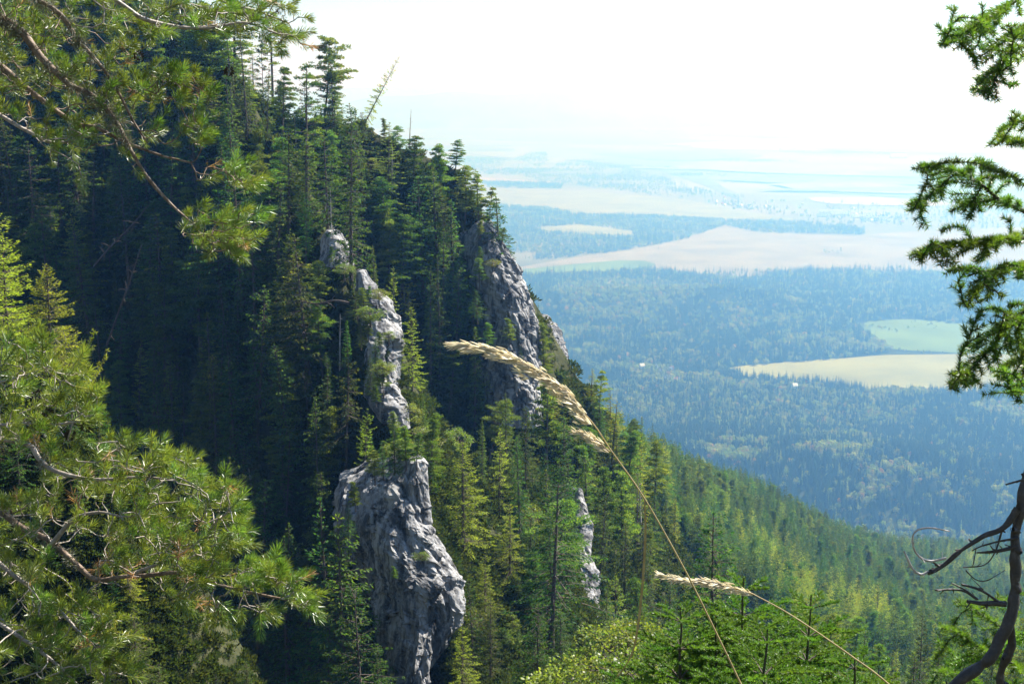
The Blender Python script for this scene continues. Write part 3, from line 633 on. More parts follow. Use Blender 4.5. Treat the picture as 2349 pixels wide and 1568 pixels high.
def forest(poly, spacing, label, mix, seed, holes=(), patches=(), hs=(0.75, 1.15), thin=None):
    g = np.random.default_rng(seed)
    W = np.array([vw(x, y)[:2] for x, y in poly]); lo, hi = W.min(0), W.max(0)
    n = int((hi - lo).prod() / spacing ** 2); P = lo + g.uniform(0, 1, (n, 2)) * (hi - lo)
    edge = np.stack([vnoise(np.c_[P / 90., 0 * P[:, :1]], 21), vnoise(np.c_[P / 90., 0 * P[:, :1]], 22)], -1) * 22
    k = inside(W, *(P + edge).T)
    for h in holes: k &= ~inside([vw(x, y)[:2] for x, y in h], *(P + edge * .6).T)
    P = P[k]; n = len(P)
    if thin is not None:
        t = thin(*[c / S for c in to_px(np.c_[P, np.full(n, VALLEY)])], P); k = g.uniform(0, 1, n) < t; P = P[k]; n = len(P)
    w = np.tile(np.asarray(mix, float), (n, 1))
    cl = fbm(np.c_[P / 130., 0 * P[:, :1]], 3, seed + 40)
    br = np.clip((cl - 0.33) * 4.0, 0, .9)[:, None]; w = w * (1 - br) + br * np.array([.05, .05, .05, .45, .3, .08, .02])
    for pp, mx in patches:
        m = inside([vw(x, y)[:2] for x, y in pp], *P.T); w[m] = mx
    w = np.cumsum(w / w.sum(1, keepdims=True), 1); idx = (g.uniform(0, 1, (n, 1)) > w).sum(1).clip(0, 6)
    s = 1.25 * g.uniform(*hs, n) * (1 + .28 * fbm(np.c_[P / 170., 0 * P[:, :1]], 2, seed)); sw = s * g.uniform(.85, 1.2, n)
    return scatter('forest', np.c_[P, VALLEY + swell(P[:, 0], P[:, 1])], np.c_[0 * s, 0 * s, g.uniform(0, 6.28, n)], np.c_[sw, sw, s], idx, label, 'forest')
CON = [.34, .28, .28, .04, .03, .01, .02]
DEC = [.02, .02, .02, .5, .3, .12, .02]
MIXD = [.2, .15, .2, .2, .15, .03, .07]
forest([(1180, 846), (1640, 842), (1700, 862), (1800, 876), (1990, 893), (2450, 893), (2560, 1400), (1400, 1400), (1100, 1000)], 9.5, 'dark spruce forest on the valley floor in front of the meadow', CON, 1,
       patches=[([(1590, 1085), (1640, 1078), (1725, 1105), (1720, 1122), (1650, 1118)], DEC), ([(1800, 1100), (1840, 1082), (2000, 1085), (2010, 1105), (1900, 1112)], DEC), ([(1930, 1190), (1990, 1160), (2060, 1170), (1990, 1195)], DEC),
                ([(1400, 890), (1600, 880), (1750, 900), (1900, 905), (2100, 940), (2100, 975), (1800, 1000), (1500, 985), (1400, 960)], MIXD)], hs=(.7, 1.05))
def clearing(x, y, P):
    c = np.exp(-(((x - 1430) / 260) ** 2 + ((y - 690) / 42) ** 2)); return 1 - 0.88 * c
forest([(1180, 634), (1500, 622), (1700, 640), (1850, 622), (2000, 628), (2450, 618), (2450, 758), (2300, 748), (2080, 732), (1955, 740), (1995, 770), (2050, 802), (2000, 814), (1900, 824), (1640, 846), (1180, 850)], 12.0,
       'blue hazy forest belt with a pale clearing beyond the meadow', [.3, .25, .25, .08, .06, .02, .04], 2, patches=[([(1250, 668), (1420, 640), (1620, 672), (1640, 712), (1480, 752), (1300, 745)], [.08, .06, .06, .35, .35, .06, .04]), ([(1960, 808), (2010, 780), (2070, 792), (2060, 812)], DEC)], thin=clearing, hs=(.75, 1.2))
forest([(1120, 472), (1260, 476), (1310, 492), (1480, 495), (1600, 500), (1730, 508), (1790, 506), (1990, 524), (1985, 538), (1745, 534), (1665, 517), (1560, 551), (1450, 572), (1250, 596), (1120, 590)], 17., 'pale blue wood around the lens shaped meadow', [.3, .25, .25, .1, .08, .0, .02], 3, holes=[FIELDS[2][2], [(1150, 580), (1225, 578), (1225, 592), (1150, 592)]])
forest([(1030, 356), (1180, 366), (1216, 350), (1255, 352), (1256, 372), (1236, 386), (1262, 388), (1300, 366), (1440, 384), (1560, 420), (1640, 444), (1800, 458), (2000, 470), (2400, 482), (2400, 524), (2150, 524), (2030, 520), (1880, 512), (1760, 492), (1700, 481), (1600, 460), (1450, 443), (1330, 428), (1200, 408), (1090, 398)], 29., 'faint long wood above the village', [.3, .25, .25, .1, .1, 0, 0], 4, hs=(.9, 1.4), thin=lambda x, y, P: np.where(x > 1700, .3, .6) * np.clip(.75 + fbm(np.c_[P / 500., 0 * P[:, :1]], 2, 8), 0, 1))
forest([(1100, 416), (1290, 422), (1292, 433), (1120, 430)], 23., 'thin far strip of trees between two pale fields', CON, 5, hs=(.9, 1.3))
forest([(1190, 628), (2450, 612), (2450, 620), (1190, 640)], 34., 'ragged line of spruces along the edge of the tan field', CON, 6, hs=(1.0, 1.5))

gb = np.random.default_rng(23)
for i in range(9):
    y = 285 + 150 * (i / 9.); x = gb.uniform(1400, 2150); w = gb.uniform(70, 220); h = (y - 225) * .022
    forest([(x - w, y), (x, y - h), (x + w, y + .02 * w), (x, y + h)], 34., 'thin far line of trees between hazy fields', [.2, .2, .2, .2, .2, 0, 0], 60 + i, hs=(.8, 1.3), thin=lambda x, y, P: np.clip(.5 + fbm(np.c_[P / 400., 0 * P[:, :1]], 2, 9), 0, 1))['group'] = 'far lines of trees'

# single trees and hedges standing in the meadows
g1 = np.random.default_rng(55)
def field_tree(x, y, v, sc, lab, grp, kind='bush'):
    o = obj('field_tree', LIB_ME[v], None, vw(x, y), (0, 0, g1.uniform(0, 6)), sc * 1.35); tag(o, lab, 'tree', grp); return o
for i in range(9): field_tree(1905 + g1.uniform(-16, 24), 577 + g1.uniform(-3, 4), int(g1.choice([0, 3, 4])), g1.uniform(.5, .8), 'dark tree in the small clump on the tan field', 'clump of trees on the tan field')
for i in range(26):
    t = g1.uniform(0, 1); field_tree(1950 + 120 * t + g1.uniform(-4, 4), 742 + 24 * t ** 1.3 + g1.uniform(-3, 3), int(g1.choice([3, 4, 4, 1])), g1.uniform(.35, .75), 'bushy tree in the hedge across the sloping green meadow', 'hedge trees on the green meadow')
for i in range(22):
    t = g1.uniform(0, 1); field_tree(2060 + 110 * t, 803 + 10 * t + g1.uniform(-2, 2), int(g1.choice([3, 4, 0])), g1.uniform(.35, .6), 'bushy tree along the ditch between the two meadows', 'hedge trees between the meadows')
for i in range(14):
    field_tree(g1.uniform(2080, 2150), 738 + g1.uniform(0, 16), int(g1.choice([3, 4])), g1.uniform(.3, .6), 'round bush near the upper edge of the green meadow', 'bushes on the green meadow')
for x, y, lab in ((1928, 572, 'lone small tree in the middle of the tan field'), (1510, 572, 'lone spruce at the tip of the tan field'), (1184, 447, 'lone round tree on the long pale meadow'), (1120, 443, 'second lone tree on the long pale meadow near the cliff')):
    field_tree(x, y, 4 if 'spruce' not in lab else 0, .8, lab, None)

# village houses
def house(loc, L, W, Hh, rz, wall, roof, label, group):
    e = empty('house', loc, rz)
    a = Acc()
    V = [(-L, -W, 0), (L, -W, 0), (L, W, 0), (-L, W, 0), (-L, -W, Hh), (L, -W, Hh), (L, W, Hh), (-L, W, Hh), (-L, 0, Hh + W * .7), (L, 0, Hh + W * .7)]
    T = [(0, 1, 5), (0, 5, 4), (1, 2, 6), (1, 6, 5), (2, 3, 7), (2, 7, 6), (3, 0, 4), (3, 4, 7), (4, 8, 7), (5, 6, 9)]
    obj('wall', make_mesh('wall', np.array(V) / 2 * [1, 1, 2], T, wall), e)
    o = 0.6; t = .35; R = np.array([(-L / 2 - o, -W / 2 - o, Hh - .3), (L / 2 + o, -W / 2 - o, Hh - .3), (L / 2 + o, 0, Hh + W * .7 + .1), (-L / 2 - o, 0, Hh + W * .7 + .1), (L / 2 + o, W / 2 + o, Hh - .3), (-L / 2 - o, W / 2 + o, Hh - .3)])
    R[:, 2] = np.where(np.abs(R[:, 1]) < .1, Hh * 1 + W * .7 + .12, R[:, 2]); R2 = R + [0, 0, t]
    V = np.vstack([R, R2]); Q = [(0, 3, 2, 1), (3, 5, 4, 2), (6, 7, 8, 9), (9, 8, 10, 11), (0, 1, 7, 6), (4, 5, 11, 10), (1, 2, 8, 7), (2, 4, 10, 8), (3, 0, 6, 9), (5, 3, 9, 11)]
    obj('roof', make_mesh('roof', V, Q, roof), e)
    tag(e, label, 'house', group)
WALL = noisy('house_plaster', [(.3, (.7, .69, .66)), (.7, (.8, .79, .77))], .5, 3, .9, 0)
ROOFS = [noisy('red_tile_roof', [(.3, (.25, .09, .06)), (.7, (.34, .14, .09))], 1, 4, .8, 0), noisy('metal_roof', [(.3, (.62, .63, .65)), (.7, (.75, .75, .76))], 1, 4, .35, 0, spec=.6), noisy('grey_roof', [(.3, (.2, .2, .21)), (.7, (.3, .3, .31))], 1, 4, .8, 0)]
gh = np.random.default_rng(12)
for i in range(60):
    t = gh.uniform(0, 1); x = 1640 + 440 * t + gh.normal(0, 10); y = 462 + 40 * t ** .8 + gh.normal(0, 7)
    house(vw(x, y, VALLEY + .3), gh.uniform(14, 24), gh.uniform(10, 14), gh.uniform(6, 9), gh.uniform(0, 3.1), WALL, ROOFS[int(gh.choice([0, 1, 1, 2]))], 'small white house in the hazy village', 'houses of the village')
for x, y, L in ((1905, 488, 150), (1925, 493, 120), (1975, 499, 130), (1885, 497, 70), (2005, 505, 160), (1985, 490, 60)):
    house(vw(x, y, VALLEY + .3), L, 24, 8, gh.uniform(-.15, .15), WALL, ROOFS[1], 'long bright hall with a pale roof in the village', 'long halls of the village')
for x, y, L, lab in ((1815, 347, 330, 'long pale hall far out on the plain'), (2060, 362, 200, 'pale farm building beyond the big crop field')):
    house(vw(x, y, VALLEY + 4), L, 60, 16, .05, WALL, ROOFS[1], lab, None)
for x, y, lab in ((1472, 843, 'white house gleaming at the forest edge beside the ridge'), (1822, 889, 'single white cabin in the trees below the meadow')):
    house(vw(x, y, VALLEY + 14), 13, 10, 7, .3, WALL, ROOFS[1], lab, None)
for i in range(9):
    house(vw(1505 + gh.uniform(0, 55), 842 + gh.uniform(0, 34), VALLEY + 10), gh.uniform(9, 13), 9, 6, gh.uniform(0, 3), WALL, ROOFS[int(gh.choice([0, 1, 2]))], 'small cottage among the trees near the ridge edge', 'cottages at the forest edge')

# ------------------------------------------------------------------ undergrowth and the wooded slope
def surf(n, box, g):
    px = g.uniform(box[0], box[2], n); py = g.uniform(box[1], box[3], n); out = []
    for a, b in zip(px, py):
        h = hit(a, b)
        if h is not None: out.append(h)
    return np.array(out)
gu = np.random.default_rng(77)
UP_ = surf(13000, (-120, -40, 680, 700), gu); UP_ = UP_[(UP_[:, 1] > 60) & (UP_[:, 1] < 420)]
UP2 = surf(5000, (400, 380, 690, 700), gu); UP3 = surf(1500, (-20, 320, 190, 700), gu); UP_ = np.vstack([UP_, UP2, UP3[UP3[:, 1] < 112]]); UP_ = UP_[(UP_[:, 1] > 40) & (UP_[:, 1] < 420)]
n = len(UP_); s = gu.uniform(.5, 1.6, n) * np.clip(UP_[:, 1] / 170, .6, 1.4)
scatter('undergrowth', UP_, np.c_[gu.normal(0, .3, n), gu.normal(0, .3, n), gu.uniform(0, 6.3, n)], np.c_[s, s, s], gu.integers(15, 18, n), 'low dark scrub covering the steep ground of the mountainside', 'undergrowth')

# ------------------------------------------------------------------ trees of the mountainside, one by one
CLIFF_KEEP = [([(1015, 1270), (1030, 1060), (1060, 985), (1090, 1060), (1115, 1270)], 168), ([(1125, 1340), (1140, 1180), (1165, 1130), (1195, 1180), (1220, 1340)], 158), ([(890, 890), (900, 600), (935, 520), (985, 600), (1000, 890)], 195), ([(765, 630), (785, 350), (805, 250), (840, 350), (860, 630)], 160), ([(1038, 1310), (1060, 1400), (1040, 1460), (1000, 1500)], 140), ([(930, 1060), (985, 1100), (992, 1200), (1035, 1300), (1056, 1400), (1040, 1450), (990, 1540), (925, 1540), (880, 1430), (800, 1300), (790, 1150), (850, 1090)], 136), ([(815, 615), (860, 650), (900, 700), (908, 860), (930, 960), (890, 960), (850, 800), (818, 740)], 150),
              ([(1108, 515), (1155, 560), (1215, 700), (1232, 860), (1130, 860), (1095, 700), (1085, 590)], 216), ([(740, 530), (795, 575), (790, 600), (740, 590)], 165), ([(1238, 728), (1305, 850), (1340, 940), (1290, 900), (1262, 800)], 272), ([(1320, 1130), (1360, 1240), (1372, 1390), (1318, 1390), (1312, 1250)], 180)]
PLACED = []
def keep_clear(x, yb, yt, w, d):
    t = np.linspace(0, 1, 8); ys = yb + (yt - yb) * t
    for poly, cd in CLIFF_KEEP:
        if d < cd + 3:
            for dx in (-.7, 0, .7):
                if inside(poly, x + dx * w * (1 - t), ys).any(): return False
    return True
gt = np.random.default_rng(5)
def feature(kind, var, x, yb, yt, label, group=None, width=1.0, tilt=(0, 0), rz=None, d=None, **k):
    loc = hit(x * S, yb * S) if d is None else q(x, yb, d)
    if loc is None: return None
    if d is not None:
        gz = ground(loc[0], loc[1])
        if gz is not None: loc = gz
    h = (to_px(loc)[1] - yt * S) * loc[1] / F
    PLACED.append((x, float(to_px(loc)[1]) / S, yt))
    return plant(kind, var, loc - [0, 0, .3], h, label, group, gt.uniform(0, 6.3) if rz is None else rz, width, tilt, **k)
wind = pine(140, H=12, R=3.6, cb=.45, n_br=22, curve=.07, clump=.7, up=.5)
bare = pine(141, H=18, R=3.2, cb=.48, n_br=20, clump=.6, nl=30, dead=26)
sparse = pine(142, H=18, R=3.6, cb=.22, n_br=26, clump=.5, nl=26, dead=20)
out_pine = pine(143, H=12, R=2.6, cb=.35, n_br=20, clump=.55, nl=40, lean=.12)
near_sp = [spruce(150 + i, H=12, R=2.4, cb=.05, gap=.27, space=.042, bl=.23, bw=.07, ragged=.35, hang=.45) for i in range(3)]
near_lar = spruce(155, H=12, R=2.6, cb=.05, gap=.27, space=.03, bl=.2, bw=.055, mat='larch', ragged=.5, hang=.3, droop=.2)
FEATURES = [
    ('pine', 0, 626, 262, 35, 'tall flat crowned pine with bare trunk highest on the skyline', dict(meshes=bare, h0=18., width=1.25)),
    ('pine', 0, 606, 275, 95, 'thin dead branched pine just left of the tallest skyline pine', dict(meshes=sparse, h0=18., width=.6)),
    ('pine', 0, 742, 285, 98, 'windswept dark pine with twisted crown against the white sky', dict(meshes=wind, h0=12., width=1.1)),
    ('pine', 0, 705, 470, 152, 'tall thin crowned pine with grey dead side branches on the rib', dict(meshes=sparse, h0=18., width=.9)),
    ('larch', 0, 822, 305, 105, 'dark conifer leaning far out to the right against the sky', dict(meshes=TPL['larch'][1], h0=20., tilt=(0, .5), width=.75, rz=0.0)),
    ('spruce', 1, 806, 660, 248, 'large sunlit yellow green spruce in front of the dark ravine', dict(width=1.0)),
    ('larch', 0, 935, 740, 520, 'bushy blue green larch leaning over the ravine', dict(width=1.0, tilt=(0, .15))),
    ('larch', 2, 945, 905, 690, 'second bushy larch below, beside the fluted rock rib', dict(width=1.1)),
    ('larch', 1, 905, 830, 600, 'narrow soft larch between rib and ravine', dict(width=.8)),
    ('pine', 3, 885, 345, 270, 'dense small pine below the leaning conifer', dict(width=1.2)),
    ('dead', 0, 938, 345, 247, 'grey dead spruce top on the crest', {}),
    ('dead', 1, 973, 352, 258, 'bare forked dead tree standing on the skyline', {}),
    ('pine', 1, 945, 480, 315, 'broad bushy pine on the buttress shoulder', dict(width=1.3)),
    ('pine', 3, 1012, 500, 332, 'domed green pine crowning the buttress', dict(width=1.3)),
    ('pine', 1, 1066, 520, 380, 'spreading pine at the outer shoulder of the buttress', dict(width=1.3)),
    ('pine', 0, 1098, 535, 398, 'layered pine on the edge above the buttress', dict(width=1.1)),
    ('pine', 0, 1120, 555, 430, 'thin ragged pine overhanging the buttress edge', dict(meshes=out_pine, h0=12., rz=0.0, width=1.1)),
    ('pine', 2, 1372, 985, 845, 'slender pine on the outermost crag above the valley', dict(meshes=out_pine, h0=12., rz=0.3)),
    ('pine', 3, 1248, 905, 735, 'yellow green pine growing in front of the jagged spur', dict(width=.9)),
    ('spruce', 0, 1160, 1105, 885, 'slim dark spruce at the foot of the buttress', {}),
    ('spruce', 3, 1205, 1130, 915, 'full spruce right below the grass head', {}),
    ('pine', 2, 1250, 1165, 860, 'tall pine with straight bare stem crossing the grass head', {}),
    ('spruce', 1, 1292, 1230, 930, 'ragged dark spruce behind the small grass plume', {}),
    ('spruce', 4, 1105, 1120, 950, 'narrow spruce in shade left of the buttress foot', {}),
    ('larch', 1, 1062, 1280, 985, 'bright yellow green larch right of the tall cliff', dict(width=1.5)),
    ('larch', 2, 1168, 1340, 1132, 'second bright larch beside the tall cliff, a little lower', dict(width=1.5)),
    ('larch', 0, 1112, 1430, 1240, 'third bright larch below the other two beside the tall cliff', dict(width=1.4)),
    ('spruce', 0, 985, 1125, 965, 'small spruce on top of the tall cliff', {}),
    ('spruce', 2, 915, 1080, 955, 'bushy spruce crowning the tall grey cliff', dict(width=1.5)),
    ('spruce', 2, 1255, 1330, 1050, 'tall dark spruce with hanging branches in the middle of the bench', {}),
    ('spruce', 3, 1300, 1345, 1015, 'very dark full spruce left of the slim rock face', {}),
    ('pine', 2, 1388, 1300, 1050, 'straight brown stemmed pine right of the slim rock face', {}),
    ('pine', 0, 1428, 1340, 1065, 'pale green pine crossed by the grass stem', {}),
    ('pine', 3, 1345, 1180, 1010, 'short bushy pine on the crest left of the grass stem', {}),
    ('spruce', 1, 1125, 1560, 1335, 'dark green spruce standing right of the cliff foot', dict(width=1.1)),
    ('larch', 0, 1060, 1600, 1400, 'pale rounded larch at the foot of the tall cliff', dict(width=1.3)),
    ('spruce', 0, 1232, 1660, 1335, 'tall ragged spruce at the bottom between cliff and maple', dict(meshes=near_sp[0], h0=12., width=1.1)),
    ('spruce', 0, 1352, 1660, 1395, 'dark young spruce in front of the maple', dict(meshes=near_sp[1], h0=12.)),
    ('spruce', 0, 1440, 1660, 1470, 'thin dark spruce top beside the hanging grass blade', dict(meshes=near_sp[2], h0=12., width=.7)),
    ('spruce', 0, 838, 1640, 1370, 'sunlit feathery spruce in front of the cliff base', dict(meshes=near_sp[1], h0=12., width=1.15)),
    ('spruce', 0, 785, 1680, 1440, 'shorter feathery spruce left of the one before the cliff base', dict(meshes=near_sp[0], h0=12., width=1.2)),
    ('spruce', 0, 892, 1690, 1480, 'small spruce top peeping up under the cliff base', dict(meshes=near_sp[2], h0=12.)),
    ('spruce', 0, 500, 1680, 1512, 'left one of two small green spruce tops in the dark ravine', dict(meshes=near_sp[0], h0=12., width=1.2)),
    ('spruce', 0, 570, 1690, 1480, 'taller one of two small green spruce tops in the dark ravine', dict(meshes=near_sp[1], h0=12., width=1.2)),
    ('spruce', 4, 592, 1300, 1065, 'rim lit narrow spruce standing alone in the black ravine', dict(width=1.1)),
    ('spruce', 3, 500, 1130, 790, 'large dim spruce in the middle of the shaded wall', {}),
    ('spruce', 0, 402, 1110, 790, 'dim slim spruce left of the large one on the shaded wall', {}),
    ('pine', 3, 282, 1020, 815, 'sunlit dense young pine above the lower pine boughs', dict(width=1.1)),
    ('larch', 2, 25, 850, 520, 'bright yellow larch at the left edge of the picture', dict(meshes=near_lar, h0=12., width=1.5, d=86.)),
    ('larch', 2, -10, 800, 398, 'drooping yellow green larch above the bright one at the left edge', dict(meshes=near_lar, h0=12., width=1.1, d=90.)),
    ('larch', 1, 120, 850, 585, 'olive green larch right of the bright yellow one', dict(meshes=near_lar, h0=12., width=1.4, d=88.)),
    ('spruce', 1, 1630, 1420, 1108, 'ragged spruce with dark stem rising above the fir sapling', dict(d=95., meshes=near_sp[2], h0=12., width=1.3)),
    ('larch', 1, 2005, 1520, 1315, 'pale larch with visible dark stem on the lower slope', dict(width=.9)),
    ('spruce', 4, 2145, 1640, 1375, 'thin topped dark spruce left of the dead trunk', dict(d=70., meshes=near_sp[1], h0=12., width=.8)),
    ('spruce', 4, 2090, 1660, 1450, 'bushy dark spruce at the lower edge left of the thin topped one', dict(d=75., meshes=near_sp[0], h0=12., width=1.1)),
    ('larch', 0, 1822, 1400, 1300, 'small yellow larch just above the fir sapling', dict(width=1.1)),
    ('shrub', 2, 1440, 1580, 1345, 'yellow green maple crown behind the grass stems', dict(width=1.2, d=60.)),
    ('shrub', 1, 1395, 1560, 1375, 'pale leaved maple bush left of the larger maple', dict(width=1.1, d=64.)),
    ('shrub', 1, 1515, 1560, 1390, 'leafy bush between maple and fir sapling', dict(width=1.1, d=58.)),
    ('spruce', 0, 318, 1640, 1345, 'drooping dark spruce behind the tip of the lower pine', dict(meshes=near_sp[1], h0=12., width=1.3)),
    ('spruce', 0, 235, 1640, 1290, 'feathery spruce half hidden by the lower pine boughs', dict(meshes=near_sp[0], h0=12., width=1.3)),
    ('spruce', 0, 372, 1700, 1480, 'small spruce tip right of the drooping dark spruce', dict(meshes=near_sp[2], h0=12., width=1.3)),
    ('spruce', 0, 265, 1180, 990, 'dark spruce between the two larches and the lower pine', dict(meshes=near_sp[2], h0=12., width=1.2)),
    ('shrub', 1, 1560, 1620, 1440, 'green bush below the hanging grass blade', dict(width=1.2, d=52.)),
    ('shrub', 2, 1475, 1640, 1430, 'broad green bush in front of the maples', dict(width=1.3, d=50.)),
    ('shrub', 0, 1300, 1640, 1480, 'low leafy bush at the lower edge left of the maples', dict(width=1.3, d=60.)),
    ('shrub', 0, 1225, 1240, 1140, 'silvery leaved shrub in the shade of the bench', {}),
]
for kind, var, x, yb, yt, lab, kw in FEATURES: feature(kind, var, x, yb, yt, lab, **kw)

ZONES = [  # where a tree stands, in words, with a test on layout pixels
    ('on the crest beside the skyline pines', lambda x, y: y < 330 and x < 860),
    ('on the outer crest above the buttress', lambda x, y: y < 560 and x > 860),
    ('in the dark ravine beside the blue grey buttress', lambda x, y: x > 860 and y < 900),
    ('on the bench between the tall cliff and the bright larches', lambda x, y: 930 < x < 1180),
    ('on the bench left of the slim rock face', lambda x, y: 1180 <= x < 1330),
    ('on the slope right of the slim rock face', lambda x, y: x >= 1330),
    ('on the upper flank behind the upper pine boughs', lambda x, y: y < 520 and x < 560),
    ('on the flank above the fluted rib', lambda x, y: y < 640),
    ('on the shaded wall left of the fluted rib', lambda x, y: y < 900 and x > 480),
    ('on the shaded wall above the lower pine boughs', lambda x, y: y < 900),
    ('in the black ravine left of the tall cliff', lambda x, y: x > 480),
    ('on the shaded ground behind the lower pine boughs', lambda x, y: True)]
def zone(x, y):
    for n_, f in ZONES:
        if f(x, y): return n_
ADJ = {'spruce': 'dark spruce', 'pine': 'scrubby pine', 'larch': 'light green larch', 'shrub': 'low leafy shrub', 'dead': 'grey dead tree'}
cnt = 0; tries = 0; pts = [(a, b) for a, b, c in PLACED]
while cnt < 420 and tries < 14000:
    tries += 1
    x = gt.uniform(-60, 1480); y = gt.uniform(60, 1640)
    loc = hit(x * S, y * S)
    if loc is None or not 80 < loc[1] < 330: continue
    if loc[1] < 112:
        if x > 330 or gt.uniform() > .35: continue
    gap = 27 if (y < 700 or x > 930) else 38
    if any((x - a) ** 2 + ((y - b) * .8) ** 2 < gap ** 2 for a, b in pts): continue
    sunny = x > 940 and y > 820
    kind = gt.choice(['spruce', 'pine', 'larch', 'shrub', 'dead'], p=[.42, .2, .2, .15, .03] if sunny else ([.60, .26, .05, .05, .04] if y < 700 else [.72, .12, .06, .06, .04]))
    crest = y < 330 or (x > 900 and y < 600)
    if crest and kind == 'spruce' and gt.uniform() < .7: kind = gt.choice(['pine', 'shrub'], p=[.8, .2])
    h = {'spruce': gt.choice([gt.uniform(5, 9), gt.uniform(9, 16), gt.uniform(14, 20)]), 'pine': gt.uniform(8, 14), 'larch': gt.uniform(9, 16), 'shrub': gt.uniform(2.5, 5), 'dead': gt.uniform(5, 11)}[kind]
    if loc[1] < 112: h *= .35
    if y < 330 and 560 < x < 900: h *= .6
    if x > 900 and y < 640: h *= .5
    if x > 1180 and y < 1000: h *= .5
    hp = h * F / loc[1] / S
    if not keep_clear(x, y, y - hp, hp * .2, loc[1]): continue
    pts.append((x, y)); cnt += 1
    z_ = zone(x, y)
    sz = 'short ' if h < 7 else 'tall ' if h > 13 else ''
    if kind in ('shrub', 'dead'): sz = ''
    plant(kind, int(gt.integers(0, 24)), loc - [0, 0, .3], h, sz + ADJ[kind] + ' ' + z_, sz + ADJ[kind] + ' group ' + z_, gt.uniform(0, 6.3), gt.uniform(.85, 1.6), (gt.normal(0, .05), gt.normal(0, .05)))

# shrubs clinging to the rocks
for i, (x, y, hp) in enumerate([(850, 745, 46), (872, 800, 40), (845, 690, 34), (880, 870, 46), (862, 930, 50), (905, 1000, 60), (925, 1060, 60), (880, 1060, 50), (1100, 545, 40), (1130, 620, 30), (1168, 790, 60), (1100, 600, 34), (965, 1290, 30), (905, 1330, 34), (760, 600, 34), (790, 640, 40)]):
    d = {0: 150, 1: 149, 2: 153, 3: 145, 4: 143, 5: 140, 6: 137, 7: 138, 8: 219, 9: 217, 10: 213, 11: 217, 12: 127, 13: 128, 14: 163, 15: 160}[i]
    loc = q(x, y, d - 1.5); h = hp * S * d / F
    plant('pine' if i % 3 else 'shrub', 3 if i % 3 else i % 2, loc, h, ('small pine' if i % 3 else 'leafy bush') + ' clinging to the ' + ('fluted rib' if i < 6 else 'tall cliff' if i in (6, 7, 12, 13) else 'blue grey buttress' if i < 12 else 'small crag'), 'shrubs clinging to the rocks', gt.uniform(0, 6), 1.8)

for i, (x, y, d, hp, kind) in enumerate([(905, 1085, 130.5, 120, 'spruce'), (932, 1075, 131, 105, 'pine'), (880, 1098, 130.5, 95, 'spruce'), (955, 1072, 131.5, 80, 'pine'), (860, 1110, 130, 80, 'pine'), (845, 780, 148.5, 60, 'pine'), (862, 850, 146.5, 85, 'spruce'), (835, 720, 150, 60, 'pine'), (880, 910, 143.5, 85, 'pine'), (850, 905, 144.5, 95, 'spruce'), (870, 700, 151, 44, 'shrub'), (892, 790, 148, 36, 'shrub'), (828, 800, 148.5, 80, 'spruce'), (815, 1170, 129.5, 70, 'pine'), (800, 1235, 128.5, 90, 'spruce'), (1100, 660, 214, 70, 'pine'), (1095, 740, 212, 80, 'spruce'), (1118, 820, 210, 80, 'pine'), (1150, 560, 217, 36, 'pine'), (1195, 860, 209, 70, 'spruce')]):
    where = 'rooted between tall cliff and fluted rib' if i < 5 else 'half covering the fluted rib' if i < 13 else 'at the shaded side of the tall cliff' if i < 15 else 'on the face of the blue grey buttress'
    plant(kind, int(gt.integers(0, 24)) if kind != 'pine' else [1, 3, 4, 5][i % 4], q(x, y, d), hp * S * d / F, {'spruce': 'small spruce ', 'pine': 'bushy pine ', 'shrub': 'leafy shrub '}[kind] + where, 'trees ' + where, gt.uniform(0, 6), 1.5)

for x, yb, yt, d, v, lab in ((792, 1450, 1150, 126., 1, 'rim lit drooping spruce close to the left side of the tall cliff'), (838, 1640, 1300, 119., 5, 'shaggy spruce rising in front of the foot of the tall cliff'), (868, 1680, 1450, 117., 3, 'short full spruce in front of the foot of the tall cliff'), (760, 1330, 1120, 128., 6, 'ragged dim spruce left of the rim lit drooping one')):
    p0 = q(x, yb, d); gz = ground(p0[0], p0[1]); hh = (yb - yt) * S * d / F; p1 = p0 if gz is None else np.array([p0[0], p0[1], min(p0[2], gz[2])]); plant('spruce', v, p1, hh + p0[2] - p1[2], lab, None, gt.uniform(0, 6), 1.15)

# fallen grey trunks in the ravine
for (x0, y0, x1, y1, d0, d1, lab) in ((340, 470, 215, 610, 176, 186, 'long grey fallen trunk slanting across the shaded wall'), (325, 560, 245, 790, 172, 182, 'second grey fallen trunk lying more steeply below'), (690, 690, 800, 694, 149, 149, 'thin horizontal dead trunk beside the fluted rib')):
    A_, B_ = q(x0, y0, d0 - 4), q(x1, y1, d1 - 8); a = Acc(); L_ = np.linalg.norm(B_ - A_)
    ln = smooth_line(np.array([A_, A_ * .66 + B_ * .34 + [0, 0, -.2], A_ * .3 + B_ * .7 + [.1, 0, .2], B_]), L_ / 12); a.tube(ln, np.linspace(.05, .13, len(ln)), 7)
    for k in range(14):
        p = ln[gt.integers(1, len(ln) - 1)]; dv = norm(gt.normal(size=3)) * gt.uniform(.5, 1.6); a.tube([p, p + dv * .6, p + dv - UP * .2], [.04, .03, .01], 3)
    tag(obj('fallen_trunk', a.mesh('fallen_trunk', M['bark'], True)), lab, 'fallen trunk')

